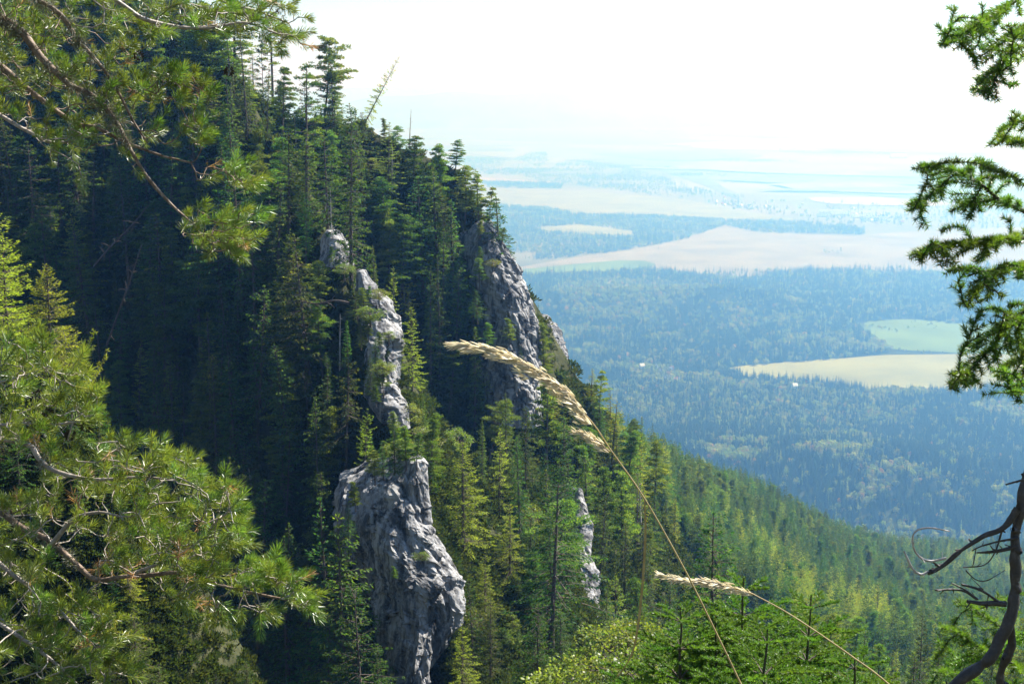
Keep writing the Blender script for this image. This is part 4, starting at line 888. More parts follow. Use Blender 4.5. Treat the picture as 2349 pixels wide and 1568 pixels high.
# wooded slope that runs out to the valley: nearest trees singly, the rest as one mass
ge = np.random.default_rng(91)
N_ = 46000; yy = np.exp(ge.uniform(math.log(150), math.log(1750), N_)); xx = ge.uniform(-.05, .52, N_) * (yy + 60)
keep = ge.uniform(0, 1, N_) < np.clip(yy / 900, .05, 1) ** 1.0
xx, yy = xx[keep], yy[keep]; E = []
for a, b in zip(xx, yy):
    p = ground(a, b)
    if p is None or p[2] < VALLEY + 3: continue
    u, v = to_px(p)
    if u < 590 or u > 1120 or v > 760: continue
    if u < 640 and b < 330: continue
    E.append(p)
E = np.array(E); o_ = np.argsort(E[:, 1]); E = E[o_]
sel = []
for p in E:
    if p[1] < 420 and len(sel) < 130:
        if all((p[0] - r[0]) ** 2 + (p[1] - r[1]) ** 2 > 49 for r in sel): sel.append(p)
for p in sel:
    k = ge.choice(['spruce', 'pine', 'larch'], p=[.5, .25, .25]); h = ge.uniform(8, 15)
    plant(k, int(ge.integers(0, 24)), p, h, {'spruce': 'green spruce', 'pine': 'loose crowned pine', 'larch': 'yellowish larch'}[k] + ' on the near part of the lower slope', {'spruce': 'spruces', 'pine': 'pines', 'larch': 'larches'}[k] + ' on the lower slope', ge.uniform(0, 6.3), ge.uniform(.9, 1.15))
R_ = E[E[:, 1] > 330]; n = len(R_); s = ge.uniform(.55, 1.0, n); cl = fbm(np.c_[R_[:, :2] / 90., np.zeros((n, 1))], 3, 71)
idx = np.where(cl + ge.normal(0, .4, n) > 1.0, ge.choice([13, 14], n), ge.choice([7, 8, 9, 10, 11, 12], n, p=[.21, .21, .2, .16, .11, .11]))
scatter('forest', R_, np.c_[ge.normal(0, .03, n), ge.normal(0, .03, n), ge.uniform(0, 6.3, n)], np.c_[s * 1.1, s * 1.1, s], idx, 'mixed conifer forest running down the lower slope to the valley', 'forest')
U_ = E[(E[:, 1] < 700)][::2]; n = len(U_); U_ = U_ + ge.normal(0, 2.5, (n, 3)) * [1, 1, 0]; s = ge.uniform(1, 2.4, n)
scatter('undergrowth', U_, np.c_[0 * s, 0 * s, ge.uniform(0, 6.3, n)], np.c_[s, s, s], ge.integers(15, 18, n), 'green scrub between the trees of the lower slope', 'undergrowth')
print('TREES', cnt, tries, len(sel), len(R_))

# ------------------------------------------------------------------ foreground: pine boughs
class Bough:
    """limbs drawn as polylines; shoots are grown from them to given tips"""
    def __init__(s, seed):
        s.g = np.random.default_rng(seed); s.pos = []; s.dir = []; s.plen = []; s.limb = []; s.wood = []; s.limbs = []; s.P = np.zeros((0, 3)); s.tips = []; s.main = {}
    def _nodes(s, line, limb, p0):
        d = norm(np.gradient(line, axis=0)); L = np.r_[0, np.cumsum(np.linalg.norm(np.diff(line, axis=0), axis=1))]
        s.P = np.vstack([s.P, line]); s.dir += list(d); s.plen += list(p0 + L); s.limb += [limb] * len(line)
    def limb_line(s, pts, r0, r1, parent_limb=None, wig=0.012, start=0.0):
        W = np.array([q(*p) for p in pts]); ln = smooth_line(W, 0.03)
        n = len(ln); ln = ln + wig * np.stack([fbm(np.c_[np.arange(n) / 9., np.full(n, k * 7. + len(s.limbs)), np.zeros(n)], 2, 31 + k) for k in range(3)], -1)
        i = len(s.limbs) if parent_limb is None else parent_limb
        if parent_limb is None: s.limbs.append(True); s.wood.append(Acc())
        rad = np.linspace(r0, r1, n) * (1 + .12 * fbm(np.c_[np.arange(n) / 5., np.full(n, i), np.zeros(n)], 2, 3))
        s.wood[i].tube(ln, rad, 8); s.main.setdefault(i, (len(s.P), len(s.P) + n)); s._nodes(ln, i, start); return i
    def grow(s, tip, end_dir, r=0.0022, wig=0.02, bias=.12, rmax=.006):
        """woody shoot from the best existing node to tip; returns its line"""
        c = np.linalg.norm(s.P - tip, axis=1) + bias * np.array(s.plen); j = int(np.argmin(c)); a = s.P[j]; L = np.linalg.norm(tip - a)
        n = max(4, int(L / .03)); t = np.linspace(0, 1, n)[:, None]
        d0 = norm(s.dir[j] * .7 + norm(tip - a) * .6 + s.g.normal(0, .25, 3)); c1 = a + d0 * L * .4; c2 = tip - norm(end_dir) * L * .3
        ln = (1 - t) ** 3 * a + 3 * (1 - t) ** 2 * t * c1 + 3 * (1 - t) * t ** 2 * c2 + t ** 3 * tip
        w = wig * np.minimum(L, .5) / .3 * np.sin(np.pi * t); ln = ln + w * s.g.normal(0, .5, (1, 3)) + w * .5 * np.sin(t * s.g.uniform(6, 14) + s.g.uniform(0, 6)) * s.g.normal(0, 1, (1, 3))
        rr = np.linspace(min(rmax, r + .006 * L), r, n); i = s.limb[j]
        s.wood[i].tube(ln, rr, 5); s._nodes(ln, i, s.plen[j]); return ln, i

def tuft_mesh(seed, mat, n=95, nl=.043, w=.0030):
    g = np.random.default_rng(seed); a = Acc(); L = g.uniform(.05, .085)
    t = g.uniform(0, 1, n) ** .8; az = g.uniform(0, 6.283, n); ang = np.interp(t, [0, .7, 1], [1.15, .75, .25]) + g.normal(0, .12, n)
    D = np.stack([np.sin(ang) * np.cos(az), np.sin(ang) * np.sin(az), np.cos(ang)], -1)
    P = np.stack([.002 * np.cos(az), .002 * np.sin(az), t * L], -1)
    for k in range(1):          # each blade a pair of needles
        a.blades(P, D + g.normal(0, .05, (n, 3)), nl * g.uniform(.75, 1.15, n), w * g.uniform(.8, 1.2, n), g, np.clip(g.normal(.45, .2, n), 0, 1))
    a.tube([(0, 0, -.015), (0, 0, L * .5), (0, 0, L)], [.0026, .0024, .0018], 4, .9)
    return a.mesh('needle_tuft', mat)
TUFT = [tuft_mesh(400 + i, M['near_pine'], int(62 + 10 * i)) for i in range(5)]
TUFT_B = [tuft_mesh(420 + i, M['brown_pine'], 26) for i in range(2)]
def aim(loc, d, g, sc):
    m = Vector(d).normalized().to_track_quat('Z', 'Y').to_matrix().to_4x4() @ Matrix.Rotation(g.uniform(0, 6.28), 4, 'Z')
    return Matrix.Translation(Vector(loc)) @ m @ Matrix.Scale(sc, 4)

def cone_mesh(seed):
    g = np.random.default_rng(seed); a = Acc(); n = 46
    for k in range(n):
        t = k / n; az = k * 2.4; r = .016 * math.sin(math.pi * min(.97, .12 + t * .9)) + .002; z = .042 * t
        p = np.array([r * .5 * math.cos(az), r * .5 * math.sin(az), z]); d = np.array([math.cos(az), math.sin(az), .55])
        a.blades(p[None], d[None], r * 1.05, .010, g, .5, side=np.array([[-math.sin(az), math.cos(az), 0]]) + UP * .01)
    return a.mesh('cone', M['dead_bark'])

def pine_tree_near(seed, base, limbs, clusters, label, lichen=(), cones=(), needle_cap=270, brown=.05):
    g = np.random.default_rng(seed); b = Bough(seed); root = empty('pine_tree', base)
    for lb in limbs: b.limb_line(lb['p'], *lb['r'], parent_limb=lb.get('of'), start=lb.get('s', 0))
    jobs = []
    for (x, y, rx, ry, n, d, dd_, dx, dy, br) in clusters:
        n = max(2, int(n * .78)); rx, ry = rx * 1.15, ry * 1.2
        th = g.uniform(0, 6.283, n); rr = np.sqrt(g.uniform(0, 1, n)) * g.uniform(.8, 1.15, n)
        for k in range(n):
            px, py = x + rx * rr[k] * math.cos(th[k]), y + ry * rr[k] * math.sin(th[k])
            jobs.append((q(px, py, d + g.uniform(-dd_, dd_)), np.array([dx, g.normal(-.1, .5), dy]), br))
    jobs.sort(key=lambda j: np.linalg.norm(b.P - j[0], axis=1).min())
    tufts = []
    for tip, dv, br in jobs:
        dv = norm(norm(dv) + g.normal(0, .38, 3))
        ln, i = b.grow(tip, dv); tufts.append((tip, norm(dv + .5 * norm(ln[-1] - ln[-3])), i, g.uniform(0, 1) < br))
        # a second, older whorl of needles part way down the shoot
        if len(ln) > 6 and g.uniform() < .55: tufts.append((ln[-4], norm(ln[-2] - ln[-5] + g.normal(0, .2, 3)), i, g.uniform(0, 1) < br))
    parts = []
    for i, w in enumerate(b.wood): parts.append(obj('limb', w.mesh('limb', M['twig_bark'] if not limbs[i].get('red') else M['pine_bark'], True), root))
    for p in parts: p.matrix_parent_inverse = Matrix.Translation(root.location).inverted()
    order = np.argsort([t[0][1] for t in tufts]); rest = Acc(); restb = Acc()
    srcs = [np.empty(len(me.vertices) * 3, np.float32) for me in TUFT]; faces = []
    for me, v in zip(TUFT, srcs):
        me.vertices.foreach_get('co', v); f = np.empty(len(me.loops), np.int32); me.loops.foreach_get('vertex_index', f); faces.append(f.reshape(-1, 3))
    tints = []
    for me in TUFT:
        t = np.empty(len(me.vertices), np.float32); me.attributes['tint'].data.foreach_get('value', t); tints.append(t)
    nb = 0
    for r_, k in enumerate(order):
        tip, dv, i, br = tufts[k]; sc = g.uniform(.7, 1.15); mt = aim(tip, dv, g, sc)
        if nb < needle_cap or br:
            nb += 1
            o = obj('needle_tuft', TUFT_B[int(g.integers(0, 2))] if br else TUFT[int(g.integers(0, 5))], parts[i])
            o.matrix_parent_inverse = Matrix.Translation(root.location).inverted() @ Matrix.Identity(4); o.matrix_parent_inverse = (parts[i].matrix_parent_inverse.inverted() @ Matrix.Translation(root.location).inverted()) if False else Matrix.Identity(4)
            o.matrix_basis = mt
            if br: o['label'] = 'withered orange brown needle tuft'
        else:
            v = int(g.integers(0, 5)); A_ = np.array(mt)
            rest.add(srcs[v].reshape(-1, 3) @ A_[:3, :3].T + A_[:3, 3], faces[v], np.clip(tints[v] + g.normal(0, .08), 0, 1))
    if rest.n:
        o = obj('needles', rest.mesh('needles', M['near_pine']), root); o.matrix_parent_inverse = Matrix.Translation(root.location).inverted(); o['kind'] = 'stuff'
    for (li, t0, t1, n, sz) in lichen:
        a = Acc(); idx = list(range(*b.main[li])); idx = idx[int(len(idx) * t0):max(int(len(idx) * t0) + 2, int(len(idx) * t1))]
        for k in range(n):
            c = b.P[idx[g.integers(0, len(idx))]] + g.normal(0, .012, 3); m = 26; e = norm(g.normal(size=(m, 3)))
            a.blades(c + e * sz * .3 * g.uniform(0, 1, (m, 1)), e + g.normal(0, .4, (m, 3)) - UP * .3, sz * g.uniform(.4, 1.1, m), .0035, g, np.clip(g.normal(.45, .22, m), 0, 1))
        o = obj('lichen', a.mesh('lichen', M['lichen']), parts[li]); o['kind'] = 'stuff'
    cm = cone_mesh(3)
    for (x, y, d) in cones:
        p = q(x, y, d); i = b.limb[int(np.argmin(np.linalg.norm(b.P - p, axis=1)))]; o = obj('cone', cm, parts[i]); o.matrix_basis = aim(p, norm(g.normal(size=3) - UP), g, 1.15)
    return tag(root, label, 'pine')
# trunks stand out of view on the left; boughs reach in
DU = 6.6
def L3(pts, d): return [(x, y, d[0] + (d[1] - d[0]) * k / (len(pts) - 1)) for k, (x, y) in enumerate(pts)]
upper_limbs = [
    dict(p=L3([(-260, 60), (-120, 90), (0, 148), (67, 213), (160, 282), (222, 294), (283, 318), (360, 352), (440, 372)], (7.0, 6.5)), r=(.022, .004), red=True),
    dict(p=L3([(-260, 10), (-80, 30), (30, 58), (95, 128), (160, 190), (205, 212), (250, 255), (283, 308), (305, 350), (335, 400), (385, 460), (440, 512)], (6.7, 6.4)), r=(.023, .005), red=True),
    dict(p=L3([(-260, -60), (0, -30), (120, 20), (165, 78), (225, 150), (265, 215), (305, 285), (335, 330)], (6.4, 6.6)), r=(.019, .004), red=True),
    dict(p=L3([(-200, -140), (100, -110), (270, 0), (330, 48), (400, 64), (480, 62), (560, 48), (640, 74)], (6.3, 6.6)), r=(.022, .004)),
    dict(p=L3([(-200, -160), (200, -90), (420, -40), (520, 10), (600, 28), (660, 50)], (6.6, 6.9)), r=(.018, .004)),
    dict(p=L3([(-220, 230), (-60, 240), (60, 300), (130, 330), (190, 318), (240, 310)], (6.9, 6.6)), r=(.016, .004)),
]
upper_clusters = [  # x, y, rx, ry, n, distance, depth, dir x, dir up, brown share
    (560, 30, 110, 42, 60, 6.7, .4, .9, .1, .03), (420, 40, 130, 45, 55, 6.6, .4, .6, .1, .04), (250, 25, 120, 40, 34, 6.5, .4, .4, .2, .08), (640, 85, 50, 26, 22, 6.8, .3, .9, -.3, .02), (90, 20, 100, 40, 22, 6.6, .4, .4, .3, .1),
    (200, 90, 130, 60, 40, 6.9, .4, .4, .4, .06), (60, 60, 90, 50, 30, 6.9, .4, .3, .5, .05), (60, 160, 90, 50, 30, 7.1, .4, .3, .5, .03), (220, 170, 70, 40, 20, 7.0, .4, .4, .5, .03), (230, 260, 70, 36, 24, 6.9, .3, .4, .6, .03), (60, 280, 60, 30, 14, 6.8, .3, .2, .5, .03), (360, 195, 80, 34, 42, 6.6, .3, .6, .7, .04), (440, 215, 45, 34, 26, 6.5, .3, .8, .6, .14), (300, 225, 70, 40, 26, 6.8, .3, .3, .8, .04), (120, 190, 80, 45, 30, 6.9, .4, .3, .8, .03), (150, 330, 65, 40, 30, 6.6, .3, .2, .3, .03),
    (445, 305, 36, 32, 22, 6.5, .25, .8, .5, .04), (360, 300, 60, 30, 14, 6.7, .3, .6, .6, .1), (555, 405, 34, 30, 26, 6.4, .25, .9, .5, .02), (490, 400, 40, 26, 10, 6.5, .25, .8, .3, .05), (545, 520, 50, 36, 34, 6.4, .3, .8, .2, .03), (460, 520, 45, 40, 26, 6.5, .3, .6, .3, .08), (530, 570, 45, 24, 18, 6.4, .25, .7, -.3, .06),
    (190, 395, 14, 14, 3, 6.6, .2, .1, -.8, 0), (290, 370, 30, 24, 6, 6.6, .3, .3, .2, .05), (40, 100, 60, 40, 12, 7.0, .4, .2, .5, .05), (20, 240, 40, 40, 10, 6.9, .4, .2, .6, .05)]
pine_tree_near(11, (-3.2, 6.8, ground(-3.2, 6.8)[2]), upper_limbs, upper_clusters, 'pine with lichen covered boughs reaching in at the top left', lichen=((1, .25, .75, 90, .05), (2, .3, .8, 60, .045), (0, .25, .5, 16, .035), (3, .3, .5, 14, .04)), cones=((527, 152, 6.6), (930 / 3, 120, 6.6), (640, 20, 6.7)))
DL = 5.6
lower_limbs = [
    dict(p=L3([(-260, 1060), (-100, 1100), (0, 1163), (52, 1208), (117, 1248), (167, 1295), (215, 1330), (300, 1318), (417, 1309), (517, 1343), (617, 1364), (668, 1372)], (6.0, 5.3)), r=(.020, .004), red=True),
    dict(p=L3([(-260, 980), (-80, 1000), (60, 1020), (92, 1050), (133, 1079), (233, 1096), (320, 1089), (400, 1092)], (6.0, 5.6)), r=(.017, .004)),
    dict(p=L3([(-260, 960), (-60, 970), (0, 977), (70, 972), (150, 973), (205, 965)], (5.9, 5.7)), r=(.012, .003)),
    dict(p=L3([(-260, 920), (-80, 900), (0, 882), (67, 863), (115, 838)], (5.8, 5.7)), r=(.010, .003)),
    dict(p=L3([(-260, 1200), (-60, 1250), (60, 1330), (140, 1400), (200, 1470), (260, 1500)], (5.6, 5.4)), r=(.016, .004)),
    dict(p=L3([(-260, 1330), (-60, 1400), (60, 1470), (150, 1540), (200, 1590)], (5.3, 5.2)), r=(.015, .004)),
    dict(p=L3([(300, 1318), (370, 1290), (440, 1250), (480, 1210), (505, 1180)], (5.5, 5.4)), r=(.008, .003)),
    dict(p=L3([(120, 1250), (170, 1190), (230, 1170), (300, 1180), (360, 1150)], (5.7, 5.6)), r=(.010, .003)),
]
lower_clusters = [
    (40, 820, 55, 42, 34, 5.7, .3, .3, .9, .0), (150, 850, 55, 24, 16, 5.8, .3, .5, .8, .0), (90, 930, 100, 36, 46, 5.8, .35, .5, .6, .03), (190, 930, 40, 40, 26, 5.7, .3, .8, .5, .0), (70, 1010, 90, 34, 34, 5.8, .35, .4, .7, .03),
    (250, 1060, 110, 45, 56, 5.7, .35, .6, .7, .03), (380, 1075, 60, 38, 36, 5.6, .3, .8, .5, .0), (330, 1140, 80, 34, 34, 5.7, .3, .6, .6, .03), (490, 1150, 48, 44, 42, 5.5, .3, .8, .7, .02), (510, 1220, 40, 34, 26, 5.5, .3, .9, .2, .0), (420, 1220, 70, 44, 44, 5.6, .35, .6, .6, .02),
    (300, 1240, 70, 44, 34, 5.7, .3, .4, .7, .04), (130, 1150, 100, 60, 44, 5.9, .35, .4, .7, .02), (250, 1310, 50, 34, 20, 5.5, .25, .3, .1, .6), (380, 1300, 60, 34, 26, 5.5, .3, .6, .3, .12), (480, 1300, 60, 34, 32, 5.5, .3, .7, .5, .04), (560, 1330, 40, 30, 22, 5.4, .25, .8, .5, .04),
    (625, 1310, 24, 22, 14, 5.3, .2, .3, .95, .0), (655, 1345, 34, 28, 26, 5.3, .2, .9, .4, .02), (690, 1378, 26, 18, 16, 5.3, .2, 1., .0, .0), (580, 1395, 36, 18, 12, 5.3, .2, .5, -.6, .4), (490, 1390, 26, 24, 12, 5.4, .2, .4, -.7, .1), (410, 1370, 50, 24, 14, 5.5, .3, .4, .0, .25),
    (60, 1290, 80, 60, 40, 5.7, .3, .3, .8, .03), (60, 1420, 90, 70, 62, 5.5, .35, .4, .7, .02), (190, 1440, 70, 60, 44, 5.5, .3, .5, .6, .02), (240, 1520, 60, 44, 36, 5.4, .3, .6, .6, .03), (80, 1530, 110, 50, 52, 5.3, .35, .4, .7, .02), (20, 1200, 50, 50, 18, 5.9, .3, .3, .7, .02)]
pine_tree_near(12, (-3.0, 6.1, ground(-3.0, 6.1)[2]), lower_limbs, lower_clusters, 'sunlit pine filling the lower left corner with needle tufts', lichen=((0, .2, .5, 40, .035), (1, .3, .6, 26, .03), (4, .2, .5, 16, .03)), cones=((200, 968, 5.6), (166, 985, 5.6), (72, 905, 5.7), (100, 940, 5.6), (338, 1098, 5.6)))

# ------------------------------------------------------------------ foreground: spruce boughs, dead sapling, firs, larch twigs
def coat(acc, ln, g, dens, L, W, flat=0.0, upb=.25, fwd=.6, tip=1.0, tint=.45):
    """needles all round a shoot"""
    seg = np.linalg.norm(np.diff(ln, axis=0), axis=1); tot = seg.sum(); n = max(6, int(tot * dens)); u = np.sort(g.uniform(0, tot, n)); cs = np.r_[0, np.cumsum(seg)]
    P = np.stack([np.interp(u, cs, ln[:, c]) for c in range(3)], -1); T = norm(np.gradient(ln, axis=0)); T = norm(np.stack([np.interp(u, cs, T[:, c]) for c in range(3)], -1))
    A_ = norm(np.cross(T, UP + [.01, .02, 0])); B_ = np.cross(A_, T); a = g.uniform(0, 6.283, n)
    rad = np.cos(a)[:, None] * A_ + (np.sin(a) * (1 - flat))[:, None] * B_ + upb * UP
    D = norm(norm(rad) + T * (fwd + g.normal(0, .15, n))[:, None] + g.normal(0, .08, (n, 3)))
    k = np.ones(n); k[u > tot - .012] *= tip
    acc.blades(P, D, L * g.uniform(.7, 1.15, n) * k, W * 1.15, g, np.clip(g.normal(tint, .17, n), 0, 1), diamond=False)

def side_shoots(ln, g, step, lmax, ang=.75, droop=.2, up=0.0):
    out = []; seg = np.r_[0, np.cumsum(np.linalg.norm(np.diff(ln, axis=0), axis=1))]; tot = seg[-1]; T = norm(np.gradient(ln, axis=0)); u = tot - step * .6; k = 0
    while u > step:
        p = np.array([np.interp(u, seg, ln[:, c]) for c in range(3)]); t = norm(np.array([np.interp(u, seg, T[:, c]) for c in range(3)])); lat = norm(np.cross(t, UP + [0, .15, 0])) * (1 if k % 2 else -1)
        L = min(lmax, .35 * (tot - u) + .03) * g.uniform(.6, 1.1); d = norm(t * math.cos(ang) + lat * math.sin(ang) + UP * up + g.normal(0, .12, 3)); s_ = np.linspace(0, 1, 6)[:, None]
        out.append(p + d * L * s_ - UP * droop * L * s_ ** 2); u -= step * g.uniform(.6, 1.2) * .5; k += 1
    return out

def spruce_near(seed, base, groups, label, mat='near_spruce', dens=1650, nL=.025, nW=.0024, step=.045, lmax=.18, trunk=None, tint=.4, cat='spruce', bark='dead_bark'):
    g = np.random.default_rng(seed); root = empty('spruce_tree', base); inv = Matrix.Translation(root.location).inverted()
    if trunk is not None:
        a = Acc(); a.tube(smooth_line(np.array(trunk)[:, :3], .1), np.linspace(trunk[0][3], trunk[-1][3], len(smooth_line(np.array(trunk)[:, :3], .1))), 9); o = obj('trunk', a.mesh('trunk', M['bark'], True), root); o.matrix_parent_inverse = inv
    for limb, r, tips in groups:
        b = Bough(seed + 1); b.limb_line(limb, *r); sprays = []
        n = len(b.P); main = b.P[int(n * .45):]
        jobs = [(main, None)]
        for (x, y, dx, dz, d) in tips:
            ln, _ = b.grow(q(x, y, d), np.array([dx, g.normal(0, .3), dz]), r=.0016, wig=.008, bias=.05, rmax=.004); jobs.append((ln, 1))
        lo = obj('limb', None, root) if False else None
        for ln, k in jobs:
            a = Acc(); coat(a, ln, g, dens, nL, nW, tint=tint)
            for sh in side_shoots(ln, g, step, lmax):
                b.wood[0].tube(sh, np.linspace(.0016, .001, len(sh)), 4); coat(a, sh, g, dens, nL, nW, tint=tint)
            sprays.append(a)
        lo = obj('limb', b.wood[0].mesh('limb', M[bark], True), root); lo.matrix_parent_inverse = inv
        for a in sprays: obj('spray', a.mesh('spray', M[mat]), lo)
    return tag(root, label, cat)
D4 = 4.7
def tp(lst, dx, dz, d, g=np.random.default_rng(8)): return [(x, y, dx + g.normal(0, .15), dz + g.normal(0, .15), d + g.uniform(-.25, .25)) for x, y in lst]
sg = [
    (L3([(2600, -160), (2440, -70), (2348, -8), (2290, 28), (2240, 58), (2190, 88), (2155, 108)], (4.9, 4.6)), (.010, .002), tp([(2166, 104), (2145, 60), (2180, 62), (2200, 40), (2222, 120), (2205, 112), (2280, 110), (2240, 150), (2190, 20), (2250, 10), (2260, 75)], -.6, -.5, D4)),
    (L3([(2600, -20), (2430, 30), (2348, 58), (2322, 110), (2292, 165), (2262, 230)], (4.8, 4.5)), (.009, .002), tp([(2225, 204), (2245, 218), (2240, 186), (2300, 190), (2318, 150), (2335, 195), (2275, 160), (2310, 60), (2345, 130), (2290, 120)], -.3, -.8, 4.6)),
    (L3([(2560, 235), (2420, 258), (2348, 270), (2302, 292)], (4.8, 4.7)), (.006, .002), tp([(2330, 326), (2322, 256), (2340, 300)], -.5, -.3, 4.7)),
    (L3([(2640, 580), (2450, 525), (2348, 482), (2290, 455), (2250, 428), (2200, 402), (2150, 390), (2098, 384)], (5.0, 4.6)), (.014, .0022), tp([(2130, 378), (2195, 364), (2244, 362), (2092, 462), (2120, 428), (2085, 484), (2120, 470), (2110, 520), (2160, 440), (2300, 400), (2330, 420), (2180, 480), (2215, 500), (2270, 390)], -.8, .05, D4)),
    (L3([(2640, 600), (2450, 560), (2348, 545), (2270, 550), (2190, 560), (2130, 575), (2098, 604)], (4.9, 4.6)), (.009, .002), tp([(2100, 580), (2135, 552), (2150, 600), (2168, 610), (2200, 520), (2240, 600), (2310, 500), (2330, 560), (2160, 530)], -.7, -.5, 4.7)),
    (L3([(2640, 630), (2440, 600), (2348, 605), (2290, 630), (2240, 668), (2212, 710)], (4.9, 4.55)), (.009, .002), tp([(2196, 645), (2175, 622), (2232, 612), (2262, 690), (2255, 650), (2310, 600), (2340, 640), (2300, 680)], -.5, -.7, 4.6)),
    (L3([(2640, 650), (2450, 672), (2370, 700), (2310, 755), (2250, 822), (2205, 868), (2172, 897)], (4.9, 4.5)), (.009, .002), tp([(2226, 880), (2198, 850), (2245, 715), (2262, 705), (2262, 805), (2300, 715), (2290, 800), (2335, 700)], -.6, -.6, 4.6)),
    (L3([(2640, 720), (2450, 745), (2385, 782), (2352, 850), (2332, 922)], (4.8, 4.6)), (.008, .002), tp([(2312, 845), (2292, 852), (2346, 885), (2322, 782), (2345, 800), (2310, 770), (2340, 740), (2275, 830)], -.35, -.8, 4.6)),
]
spruce_near(21, (2.45, 5.0, ground(2.45, 5.0)[2]), sg, 'dark spruce with drooping boughs hanging in from the right side', trunk=[(2.45, 5.0, ground(2.45, 5.0)[2] - .3, .09), (2.44, 5.0, -.6, .08), (2.46, 5.02, 1.2, .06), (2.45, 5.0, 3.0, .03)], tint=.46)
# young spruce behind the dead sapling
sg2 = [(L3([(2620, 1560), (2440, 1500), (2330, 1450), (2260, 1420), (2210, 1385)], (5.4, 5.2)), (.008, .002), tp([(2196, 1372), (2180, 1436), (2240, 1385), (2290, 1360), (2335, 1345), (2300, 1420), (2330, 1400), (2225, 1430)], -.7, .4, 5.3)),
       (L3([(2620, 1640), (2440, 1570), (2330, 1520), (2250, 1490), (2180, 1450), (2150, 1444)], (5.3, 5.1)), (.008, .002), tp([(2146, 1500), (2172, 1520), (2200, 1478), (2150, 1470), (2260, 1465), (2300, 1490), (2340, 1450), (2240, 1520), (2320, 1540)], -.8, .2, 5.2)),
       (L3([(2620, 1720), (2440, 1640), (2330, 1600), (2240, 1570), (2160, 1540)], (5.2, 5.0)), (.008, .002), tp([(2150, 1540), (2190, 1550), (2225, 1555), (2280, 1550), (2330, 1560), (2130, 1570), (2180, 1590), (2300, 1580)], -.7, .3, 5.1))]
spruce_near(22, (2.6, 5.5, ground(2.6, 5.5)[2]), sg2, 'sunlit young spruce behind the dead trunk in the lower right corner', dens=1600, mat='fir', trunk=[(2.6, 5.5, ground(2.6, 5.5)[2] - .3, .05), (2.6, 5.5, -1.6, .03), (2.6, 5.5, -.9, .006)], tint=.62)

# dead sapling with bare curled branches
dt = empty('dead_tree', q(2120, 1700, 4.2)); inv = Matrix.Translation(dt.location).inverted(); gd = np.random.default_rng(6)
def dead_line(pts, r, name='branch', mat='dead_bark', d=(4.2, 4.2), twigs=6):
    a = Acc(); W = np.array([q(x, y, dd2) for x, y, dd2 in L3(pts, d)]); ln = smooth_line(W, .012); n = len(ln); sz = max(r)
    ln = ln + .35 * sz * np.stack([fbm(np.c_[np.arange(n) / 5., np.full(n, k * 3.), np.full(n, sum(pts[0]))], 2, k) for k in range(3)], -1)
    a.tube(ln, np.linspace(r[0], r[1], n) * (1 + .22 * fbm(np.c_[np.arange(n) / 3., np.full(n, 9.), np.full(n, sum(pts[0]))], 2, 5)), 8)
    for k in range(twigs):
        i = gd.integers(1, n - 1); dv = norm(gd.normal(size=3) + norm(ln[min(n - 1, i + 2)] - ln[i - 1])) * gd.uniform(.008, .03); a.tube([ln[i], ln[i] + dv * .6, ln[i] + dv], [r[1] * .9, r[1] * .7, r[1] * .4], 4)
    o = obj(name, a.mesh(name, M[mat], True), dt); o.matrix_parent_inverse = inv; return o
dead_line([(2420, 900), (2385, 1000), (2356, 1096), (2338, 1180), (2332, 1246), (2330, 1313), (2322, 1380), (2304, 1446), (2262, 1513), (2190, 1570), (2110, 1640)], (.009, .020), 'trunk', d=(4.25, 4.15), twigs=20)
dead_line([(2316, 1420), (2318, 1470), (2300, 1530), (2290, 1600), (2270, 1680)], (.011, .016), 'trunk', d=(4.22, 4.3), twigs=8)
dead_line([(2334, 1165), (2300, 1207), (2248, 1233), (2198, 1263), (2158, 1296), (2126, 1312)], (.011, .005), twigs=16)
dead_line([(2170, 1277), (2134, 1284), (2106, 1273), (2092, 1249), (2095, 1219), (2116, 1208), (2146, 1209), (2178, 1216)], (.0045, .002), mat='bare_twig', twigs=4)
dead_line([(2130, 1309), (2112, 1316), (2093, 1303), (2083, 1284), (2073, 1262)], (.0048, .003), mat='bare_twig', twigs=4)
dead_line([(2334, 1232), (2295, 1238), (2252, 1250), (2228, 1262)], (.0045, .002), twigs=6)
dead_line([(2334, 1250), (2290, 1260), (2238, 1266)], (.0065, .0025), twigs=8)
dead_line([(2297, 1214), (2282, 1262), (2258, 1293), (2208, 1299)], (.003, .0018), twigs=3)
dead_line([(2215, 1306), (2235, 1326), (2262, 1330), (2304, 1306)], (.0022, .001), twigs=1)
dead_line([(2238, 1256), (2232, 1290), (2228, 1300)], (.002, .001), twigs=1)
dead_line([(2308, 1384), (2265, 1379), (2215, 1379)], (.009, .004), twigs=4)
dead_line([(2292, 1380), (2250, 1352), (2205, 1339)], (.0045, .003), twigs=2)
dead_line([(2240, 1372), (2205, 1352), (2143, 1350)], (.0045, .0028), twigs=3)
dead_line([(2242, 1372), (2218, 1355), (2182, 1336)], (.003, .002), twigs=2)
dead_line([(2254, 1350), (2225, 1322)], (.002, .001), twigs=0)
dead_line([(2350, 1097), (2306, 1109)], (.004, .003), twigs=1)
tag(dt, 'dark dead trunk with bare curled twigs in the lower right corner', 'dead tree')

